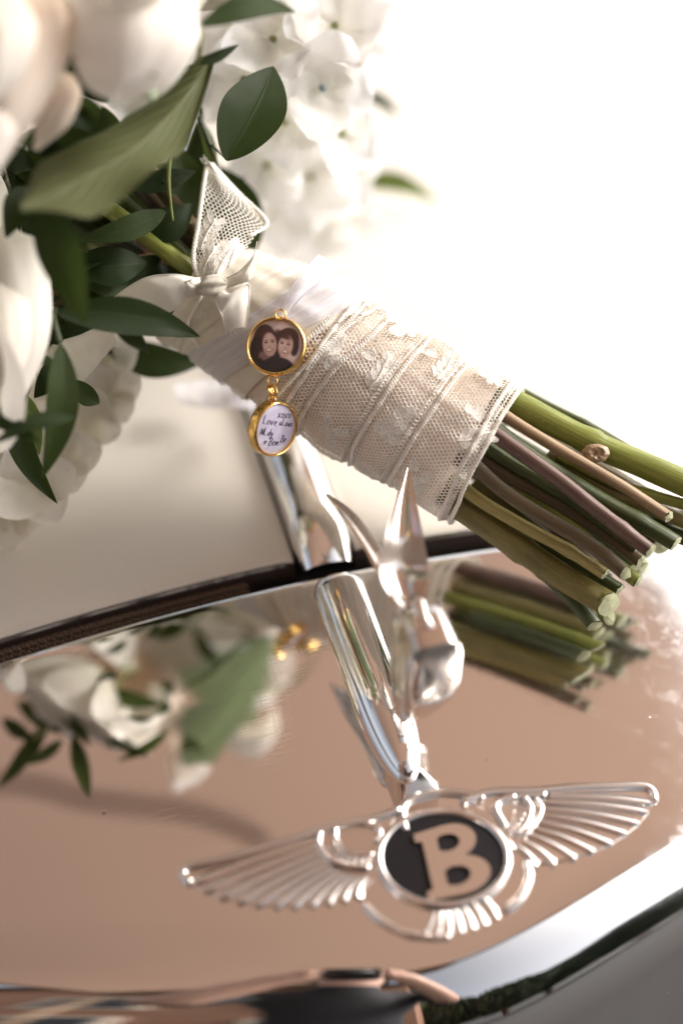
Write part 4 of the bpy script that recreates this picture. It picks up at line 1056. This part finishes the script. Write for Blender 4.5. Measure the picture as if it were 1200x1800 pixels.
def printed(fr, R0, colfn, name, par, dome=.0009, N=150):
    a = Acc(); cols = []
    nr, na = 60, 180
    for j in range(nr+1):
        for i in range(na):
            r = j/nr; t = 2*math.pi*i/na; x, y = r*math.cos(t), r*math.sin(t); a.v.append(tuple(fr(x*R0, y*R0, dome*(1-r*r)**.6-.0001))); a.uv.append((x, y)); cols.append(colfn(x, y))
    for j in range(nr):
        for i in range(na): i2 = (i+1) % na; a.f.append((j*na+i, j*na+i2, (j+1)*na+i2, (j+1)*na+i))
    o = a.build(name, 'print', par); me = o.data; ca_ = me.color_attributes.new('Col', 'FLOAT_COLOR', 'POINT')
    C = np.ones((len(cols), 4), dtype=np.float32); C[:, :3] = np.array(cols, dtype=np.float32)**2.2; ca_.data.foreach_set('color', C.ravel()); return o
def E(x, y, cx, cy, rx, ry, rot=0, soft=.08):
    dx, dy = x-cx, y-cy; c, s = math.cos(rot), math.sin(rot); u, v = (dx*c+dy*s)/rx, (-dx*s+dy*c)/ry; d = math.sqrt(u*u+v*v); return 1-sstep(1-soft, 1+soft, d)
def portrait(x, y):
    c = np.array((.77,.67,.64)); dark = np.array((.17,.10,.11)); skin = np.array((.72,.58,.53)); navy = np.array((.10,.08,.11))
    def over(c, m, col): return c*(1-m)+np.array(col)*m
    c = over(c, E(x, y, -.42, .16, .42, .62, .08), (.28,.16,.15)); c = over(c, E(x, y, -.62, -.3, .32, .65, .1, .1), dark); c = over(c, E(x, y, -.02, -.1, .25, .6, 0, .2), dark)
    c = over(c, E(x, y, .42, .24, .40, .44, -.2), (.24,.13,.12)); c = over(c, E(x, y, .68, .0, .16, .36, 0, .2), dark)
    c = over(c, E(x, y, -.40, -.62, .2, .4, .2, .2), (.50,.37,.35))
    c = over(c, E(x, y, .1, -.85, .62, .42, 0, .1), navy); c = over(c, E(x, y, -.75, -.75, .4, .3, 0, .2), navy)
    for cx, cy, rx, ry, rot in ((-.22, .02, .26, .45, .16), (.36, -.02, .27, .42, -.10)):
        c = over(c, E(x, y, cx, cy, rx, ry, rot, .12), skin); c = over(c, E(x, y, cx-.06, cy+.1, rx*.6, ry*.6, rot, .6)*.5, (.82,.70,.65))
        for sx in (-1, 1):
            ex, ey = cx+sx*.115-.02, cy+.09+.02*sx*(1 if cx < 0 else -1); c = over(c, E(x, y, ex, ey, .062, .032, rot, .5)*.9, (.22,.13,.13)); c = over(c, E(x, y, ex, ey+.075, .085, .018, rot, .6)*.7, (.35,.22,.2))
        c = over(c, E(x, y, cx-.005, cy-.075, .045, .03, rot, .6)*.5, (.5,.36,.33)); c = over(c, E(x, y, cx, cy-.215, .115, .055, rot*1.5, .3)*.85, (.50,.25,.25)); c = over(c, E(x, y, cx, cy-.205, .085, .028, rot*1.5, .4), (.93,.88,.85))
    c = over(c, E(x, y, .24, .40, .30, .12, -.5, .5)*.9, (.22,.12,.11))
    return c*(1-.06*(nz(x*9, y*9)+.5))
def message(x, y):
    c = np.array((.80,.77,.86)); c = c*(1-.12*sstep(.1, .8, -x+.2*y)); s = E(x, y, .12, .0, .12, 1.2, -.05, .5); return c*(1-s*.12)+np.array((.93,.92,.95))*s*.12+np.array([.03*nz(x*4, y*4)]*3)
d1 = depth(hand(LEN*.22, -.2, .004))-.0035
ph = empty('portrait_charm', pt(485, 608, d1), 'round gold charm framing a sepia portrait of two smiling women, hanging from the organza ribbon', 'charm')
fr1 = disc_frame(485, 608, d1, view(-.10, .18, 1), view(.05, 1, 0)); R1 = .0088
charm(fr1, R1, .0016, ph); pp = printed(fr1, R1-.0003, portrait, 'portrait_picture', ph)
def ring(c, n, R0, r, par, name='jump_ring', sx=1):
    n = Vector(n).normalized(); x = n.orthogonal().normalized(); x = (RT-n*RT.dot(n)).normalized(); y = n.cross(x)
    Acc().tube([Vector(c)+x*R0*sx*math.cos(t)+y*R0*math.sin(t) for t in [q*2*math.pi/24 for q in range(24)]], r, 8, closed=True).build(name, 'gold', par)
ring(pt(493, 553, d1-.0002), view(.1, .2, 1), .0016, .00028, ph)
Acc().tube([pt(488, 559, d1), pt(487, 564, d1)], .0006, 8).build('bail', 'gold', ph)
Acc().tube([pt(482, 656, d1), pt(481, 663, d1)], .0007, 8).build('bail', 'gold', ph)
ring(pt(479, 669, d1), view(.1, .1, 1), .0014, .0003, ph); 
d2 = d1+.004
for dx in (-4, 0, 4): ring(pt(478+dx, 687, d1+.0015), view(1, .25, .25+dx*.04), .0022, .00028, ph, 'chain_link', .8)
mc = empty('message_charm', pt(481, 755, d2), 'tilted gold charm with a handwritten note on pale lilac, lowest on the chain', 'charm')
ring(pt(478, 704, d2), view(.25, .1, 1), .0012, .00028, mc)
Acc().tube([pt(478, 708, d2), pt(479, 716, d2)], .0006, 8).build('bail', 'gold', mc)
fr2 = disc_frame(484, 754, d2, view(.72, -.26, .72), view(.46, .90, 0)); R2 = .0083
charm(fr2, R2, .0030, mc); mp_ = printed(fr2, R2-.0003, message, 'message_card', mc)
# handwriting: strokes in disc units
def hand_write():
    S = []
    def w_(txt, x, y, sc_, sl):
        G = {'x': [[(0,0),(.6,.8)],[(0,.8),(.6,0)]], 'o': [[(.3,.8),(.05,.5),(.15,.05),(.5,.1),(.6,.5),(.3,.8)]], 'v': [[(0,.8),(.25,0),(.6,.9)]], 'l': [[(0,1.6),(.0,.3),(.2,0),(.4,.2)]],
             'e': [[(.05,.4),(.5,.5),(.35,.8),(.05,.5),(.15,.05),(.5,.1)]], 'a': [[(.5,.7),(.15,.7),(.05,.2),(.3,0),(.5,.6),(.5,.1),(.7,.1)]], 'w': [[(0,.8),(.15,0),(.35,.6),(.5,0),(.75,.8)]],
             'y': [[(0,.8),(.2,.2),(.45,.7)],[(.5,.8),(.4,-.2),(.15,-.6),(0,-.3),(.6,.1)]], 's': [[(.5,.8),(.1,.7),(.4,.35),(.3,0),(0,.1)]], 'N': [[(0,0),(.1,1.3),(.5,0),(.65,1.4)]], 'd': [[(.5,.6),(.15,.6),(.1,.05),(.5,.2),(.6,1.5),(.6,0)]],
             'B': [[(.1,0),(.15,1.4)],[(0,1.35),(.6,1.3),(.5,.8),(.15,.7),(.7,.6),(.65,.05),(.05,0)]], 'n': [[(0,.7),(.05,0),(.1,.5),(.35,.7),(.4,0)]], 'h': [[(.3,0),(0,.6),(.1,.9),(.3,.65),(.5,.95),(.65,.6),(.3,0)]], '-': [[(0,.4),(.6,.45)]]}
        for ch in txt:
            if ch == ' ': x += .5*sc_; y += sl*.5*sc_; continue
            for st_ in G[ch]: S.append([(x+a*sc_, y+b*sc_+sl*a*sc_) for a, b in st_])
            x += .85*sc_; y += sl*.85*sc_
    w_('xovo', -.18, .48, .24, .18); w_('love', -.84, .06, .23, .12); w_('alaws', .02, .20, .20, .12); w_('Nldy', -.80, -.40, .21, .1); w_('h', -.44, -.74, .16, .2); w_('Bon', -.20, -.74, .24, .2); w_('Be', .40, -.46, .22, .15)
    return S
wr = Acc()
# keep the writing upright in the picture: rotate back the disc tilt a little
ca_, sa_ = math.cos(R_(8)), math.sin(R_(8))
for st_ in hand_write():
    P = smooth_path(st_, 10) if len(st_) > 2 else [np.array(st_[0]), np.array(st_[1])]
    Q = []
    for x, y in P:
        x, y = (x*ca_-y*sa_)*.92, (x*sa_+y*ca_)*.92
        r2 = min(.999, x*x+y*y); Q.append(fr2(x*(R2-.0003), y*(R2-.0003), .0009*(1-r2)**.6))
    wr.tube(Q, .00011, 4)
MT['ink'] = f_plain('grey_ink', (.09,.08,.10), .5); wr.build('handwriting', 'ink', mc)

# ================================================================ unseen canopy added over the drive for tan reflections and to shape the light
def f_canopy():
    m = M('tan_canopy_cloth').bsdf((.24,.15,.11), .9); co = m.coord(); f = m.noise(co, .7, 4)
    c = m.mix(f, (.265,.172,.125), (.30,.20,.15)); m.l(c, m.b.inputs['Base Color']); m.translucent(c, .75); return m.m
MT['canopy'] = f_canopy()
CX0, CX1, CY1, CH = -2.4, 2.2, 2.9, 2.3
cn = Acc(); cn.grid(lambda u, v: (lerp(CX0, CX1, u), lerp(lerp(-2.9, -.5, u), CY1, v), CH+.35*math.sin(u*math.pi)*math.sin(v*math.pi)), 60, 40)
cn = cn.build('added_canopy', 'canopy'); tag(cn, 'tan cloth canopy added above the car, out of view, to tint its chrome and shape the light', 'canopy')
MT['pole'] = f_plain('pole_wood', (.25,.17,.11), .6)
pl = Acc()
for x in (CX0, CX1):
    yf_ = -2.9 if x < 0 else -.5
    for y in (yf_, CY1): pl.tube([(x, y, -.96), (x, y, CH)], .04, 10)
    pl.tube([(x, yf_, CH), (x, CY1, CH)], .035, 8)
pl.tube([(CX0, -2.9, CH), (CX0+2.6, -1.63, CH), (CX0+2.9, -1.48, CH), (CX1, -.5, CH)], [.12, .12, .035, .035], 8); pl.tube([(CX0, CY1, CH), (CX1, CY1, CH)], .035, 8)  # front beam added thick at the left so the chrome mirrors a dark band
pl.build('canopy_frame', 'pole', cn)

# ================================================================ in front of the car: trees added to darken the shell, photographer, house (seen in the curve of the shell)
def f_hedge():
    m = M('hedge_foliage').bsdf((.045,.060,.030), .7); f = m.noise(m.coord(), 6, 4); m.l(m.mix(f, (.025,.035,.018), (.08,.10,.05)), m.b.inputs['Base Color']); return m.m
MT['hedge'] = f_hedge()
def tree(x, y, h, w_, seed):
    r = random.Random(seed); t = empty('tree', (x, y, -.96), 'dark leafy tree added far in front of the car to darken its chrome, only mirrored', 'tree', 'added trees facing the front of the car')
    Acc().tube([(x, y, -.96), (x+.05, y, h*.3), (x, y+.05, h*.6)], [.16, .12, .06], 8).build('trunk', 'pole', t)
    a = Acc()
    for k in range(2200):
        d = Vector((r.gauss(0, 1), r.gauss(0, 1), r.gauss(0, 1))).normalized()*r.uniform(.4, 1)**.5; c = Vector((x+d.x*w_, y+d.y*w_, h*.48+d.z*h*.52)); s1 = r.uniform(.14, .32)
        e1 = Vector((r.gauss(0, 1), r.gauss(0, 1), r.gauss(0, 1))).normalized()*s1; e2 = e1.orthogonal().normalized()*s1*.6; b = len(a.v)
        for q in (c-e1, c+e2, c+e1, c-e2): a.v.append(tuple(q)); a.uv.append((0, 0))
        a.f.append((b, b+1, b+2, b+3))
    a.build('crown', 'hedge', t, smooth=False)
for k in range(9): tree(-9+k*2.4, -8.5+.6*math.sin(k*3), (7.4 if k < 4 else 3.6)+.5*math.sin(k*5), 2.0, k)  # unseen row added so the chrome curve mirrors dark below the sky
# the photographer, leaning in over the radiator
def f_body():
    m = M('dark_shirt').bsdf((.018,.017,.020), .8); f = m.noise(m.coord(), 30, 3); m.l(m.mix(f, (.012,.012,.015), (.03,.03,.034)), m.b.inputs['Base Color']); return m.m
MT['shirt'] = f_body(); MT['skin'] = f_plain('skin', (.62,.38,.29), .5, 0, 60, .06); MT['hair'] = f_plain('dark_hair', (.05,.03,.02), .5); MT['cam'] = f_plain('black_camera_body', (.02,.02,.022), .4, 0, 200, .4)
def person():
    cx, cy, cz = CAM
    B = -A_; S = RT
    def W(r, b, z): return Vector((cx, cy, 0))+S*r+B*b+Vector((0, 0, z))
    J = {'pel': (W(-.02, .62, -.02), .135), 'wai': (W(-.02, .54, .16), .125), 'che': (W(-.02, .42, .36), .15), 'nec': (W(-.01, .30, .50), .06), 'hd0': (W(0, .26, .56), .07), 'hd1': (W(0, .23, .64), .085), 'hd2': (W(0, .22, .71), .06)}
    Ed = [('pel', 'wai'), ('wai', 'che'), ('che', 'nec'), ('nec', 'hd0'), ('hd0', 'hd1'), ('hd1', 'hd2')]
    for s_, q in ((-1, 'L'), (1, 'R')):
        J['sh'+q] = (W(s_*.17, .38, .42), .062); J['el'+q] = (W(s_*.23, .27, .22), .042); J['wr'+q] = (W(s_*.09, .07, .385), .028); J['pa'+q] = (W(s_*.065, .04, .405), .022)
        Ed += [('che', 'sh'+q), ('sh'+q, 'el'+q), ('el'+q, 'wr'+q), ('wr'+q, 'pa'+q)]
        for f_ in range(4):
            J[f'f{f_}{q}'] = (W(s_*(.072-.004*f_), .015+.006*f_, .425-.013*f_), .0085); J[f'g{f_}{q}'] = (W(s_*(.045+.002*f_), -.005+.004*f_, .430-.014*f_), .0075); Ed += [('pa'+q, f'f{f_}{q}'), (f'f{f_}{q}', f'g{f_}{q}')]
        J['th'+q] = (W(s_*.045, .06, .395), .010); Ed.append(('pa'+q, 'th'+q))
        J['hi'+q] = (W(s_*.10, .64, -.06), .10); J['kn'+q] = (W(s_*.12, .56, -.48), .062); J['an'+q] = (W(s_*.12, .60, -.88), .042); J['to'+q] = (W(s_*.13, .46, -.93), .035)
        Ed += [('pel', 'hi'+q), ('hi'+q, 'kn'+q), ('kn'+q, 'an'+q), ('an'+q, 'to'+q)]
    ks = list(J); me = bpy.data.meshes.new('body'); me.from_pydata([tuple(J[k][0]) for k in ks], [(ks.index(a), ks.index(b)) for a, b in Ed], [])
    o = bpy.data.objects.new('body_tmp', me); COL.objects.link(o); md = o.modifiers.new('s', 'SKIN')
    for k, v in zip(ks, me.skin_vertices[0].data): v.radius = (J[k][1],)*2; v.use_root = (k == 'pel')
    o.modifiers.new('u', 'SUBSURF').levels = 2
    dg = bpy.context.evaluated_depsgraph_get(); m2 = bpy.data.meshes.new_from_object(o.evaluated_get(dg)); bpy.data.objects.remove(o)
    m2.materials.clear(); m2.materials.append(MT['shirt']); m2.materials.append(MT['skin'])
    hd = W(0, .25, .62)
    for p in m2.polygons:
        c = p.center; p.use_smooth = True; rb = (Vector(c)-Vector((cx, cy, 0))); bb = rb.dot(B)
        if (bb < .25 and c.z < .47) or (c-hd).length < .13: p.material_index = 1
    t = empty('person', W(0, .6, -.96), 'person in a dark shirt leaning over the radiator with both hands on a black camera', 'person')
    ob = bpy.data.objects.new('body', m2); COL.objects.link(ob); ob.parent = t; ob.matrix_parent_inverse = PINV[t.name]
    h = Acc(); h.grid(lambda u, v: W(0, .255, .655)+S*(.094*math.cos(u*6.283)*math.sin(v*2))+B*(.10*math.sin(u*6.283)*math.sin(v*2)+.02)+Vector((0, 0, .105*math.cos(v*2)-.02*math.sin(u*6.283))), 24, 14, cu=True); h.build('hair', 'hair', t)
    k = empty('photo_camera', CAM-FW*.06, 'black camera held in both hands of the person', 'camera')
    def C3(r, u, f): return tuple(CAM+RT*r+UP*u-FW*f)
    def cbox(r, u, f0, f1):
        a = Acc(); a.grid(lambda U, V: C3(r*(abs(math.cos(U*6.283))**.3)*math.copysign(1, math.cos(U*6.283)), u*(abs(math.sin(U*6.283))**.3)*math.copysign(1, math.sin(U*6.283)), lerp(f0, f1, V)), 32, 4, cu=True)
        a.grid(lambda U, V: C3(V*r*(abs(math.cos(U*6.283))**.3)*math.copysign(1, math.cos(U*6.283)), V*u*(abs(math.sin(U*6.283))**.3)*math.copysign(1, math.sin(U*6.283)), f0), 32, 2, cu=True); a.grid(lambda U, V: C3(V*r*(abs(math.cos(U*6.283))**.3)*math.copysign(1, math.cos(U*6.283)), V*u*(abs(math.sin(U*6.283))**.3)*math.copysign(1, math.sin(U*6.283)), f1), 32, 2, cu=True); return a
    cbox(.045, .060, .085, .125).build('camera_body', 'cam', k)
    Acc().tube([C3(0, 0, .02), C3(0, 0, .086)], [.034, .036], 28).build('lens', 'cam', k)
person()

# brown brick house across the drive, in front of the car and to its left
MT['brick'] = f_plain('brown_brick', (.20,.105,.065), .9, .004, 9, .3); MT['mortar'] = f_plain('brown_mortar', (.14,.085,.06), .95); MT['slate'] = f_plain('dark_slate', (.05,.045,.045), .7); MT['win'] = f_plain('dark_window_glass', (.02,.022,.025), .08); MT['wframe'] = f_plain('cream_window_frame', (.6,.52,.42), .6)
hs_ = empty('brick_house', (-4.2, -4.6, -.96), 'brown brick house across the drive, seen only as a band in the chrome', 'house')
Acc().box(-8.4, -.35, -8.0, -4.6, -.96, 4.6).build('wall', 'brick', hs_, smooth=False)
rf = Acc(); rf.v = [(-8.7,-8.3,4.6),(-.1,-8.3,4.6),(-.1,-4.3,4.6),(-8.7,-4.3,4.6),(-8.2,-6.3,6.0),(-.6,-6.3,6.0)]; rf.uv = [(0,0)]*6; rf.f = [(0,1,5,4),(2,3,4,5),(3,0,4),(1,2,5),(3,2,1,0)]; rf.build('roof', 'slate', hs_, smooth=False)
for zz in (-.1, 2.0):
    for xx in (-7.2, -5.4, -3.6, -1.7):
        f_ = Acc().box(xx-.5, xx+.5, -4.62, -4.54, zz-.05, zz+1.25).build('window', 'wframe', hs_, smooth=False); Acc().box(xx-.42, xx+.42, -4.55, -4.53, zz+.03, zz+1.17).build('pane', 'win', f_, smooth=False)

# a sagging cable under the canopy, mirrored as a thin brown line
cb = Acc(); cb.tube([pt(*mirror_pt(x, y, h)) for x, y, h in [tuple(q) for q in smooth_path([(-60,1372,1.7),(60,1380,1.7),(150,1404,1.7),(260,1418,1.7),(340,1430,1.7),(410,1452,1.7),(470,1482,1.7)], 30)]], .016, 8)
MT['cable'] = f_plain('brown_cable_cover', (.09,.06,.045), .7); tag(cb.build('hanging_cable', 'cable'), 'brown cable sagging under the canopy, mirrored as a thin dark line left of the badge', 'cable')
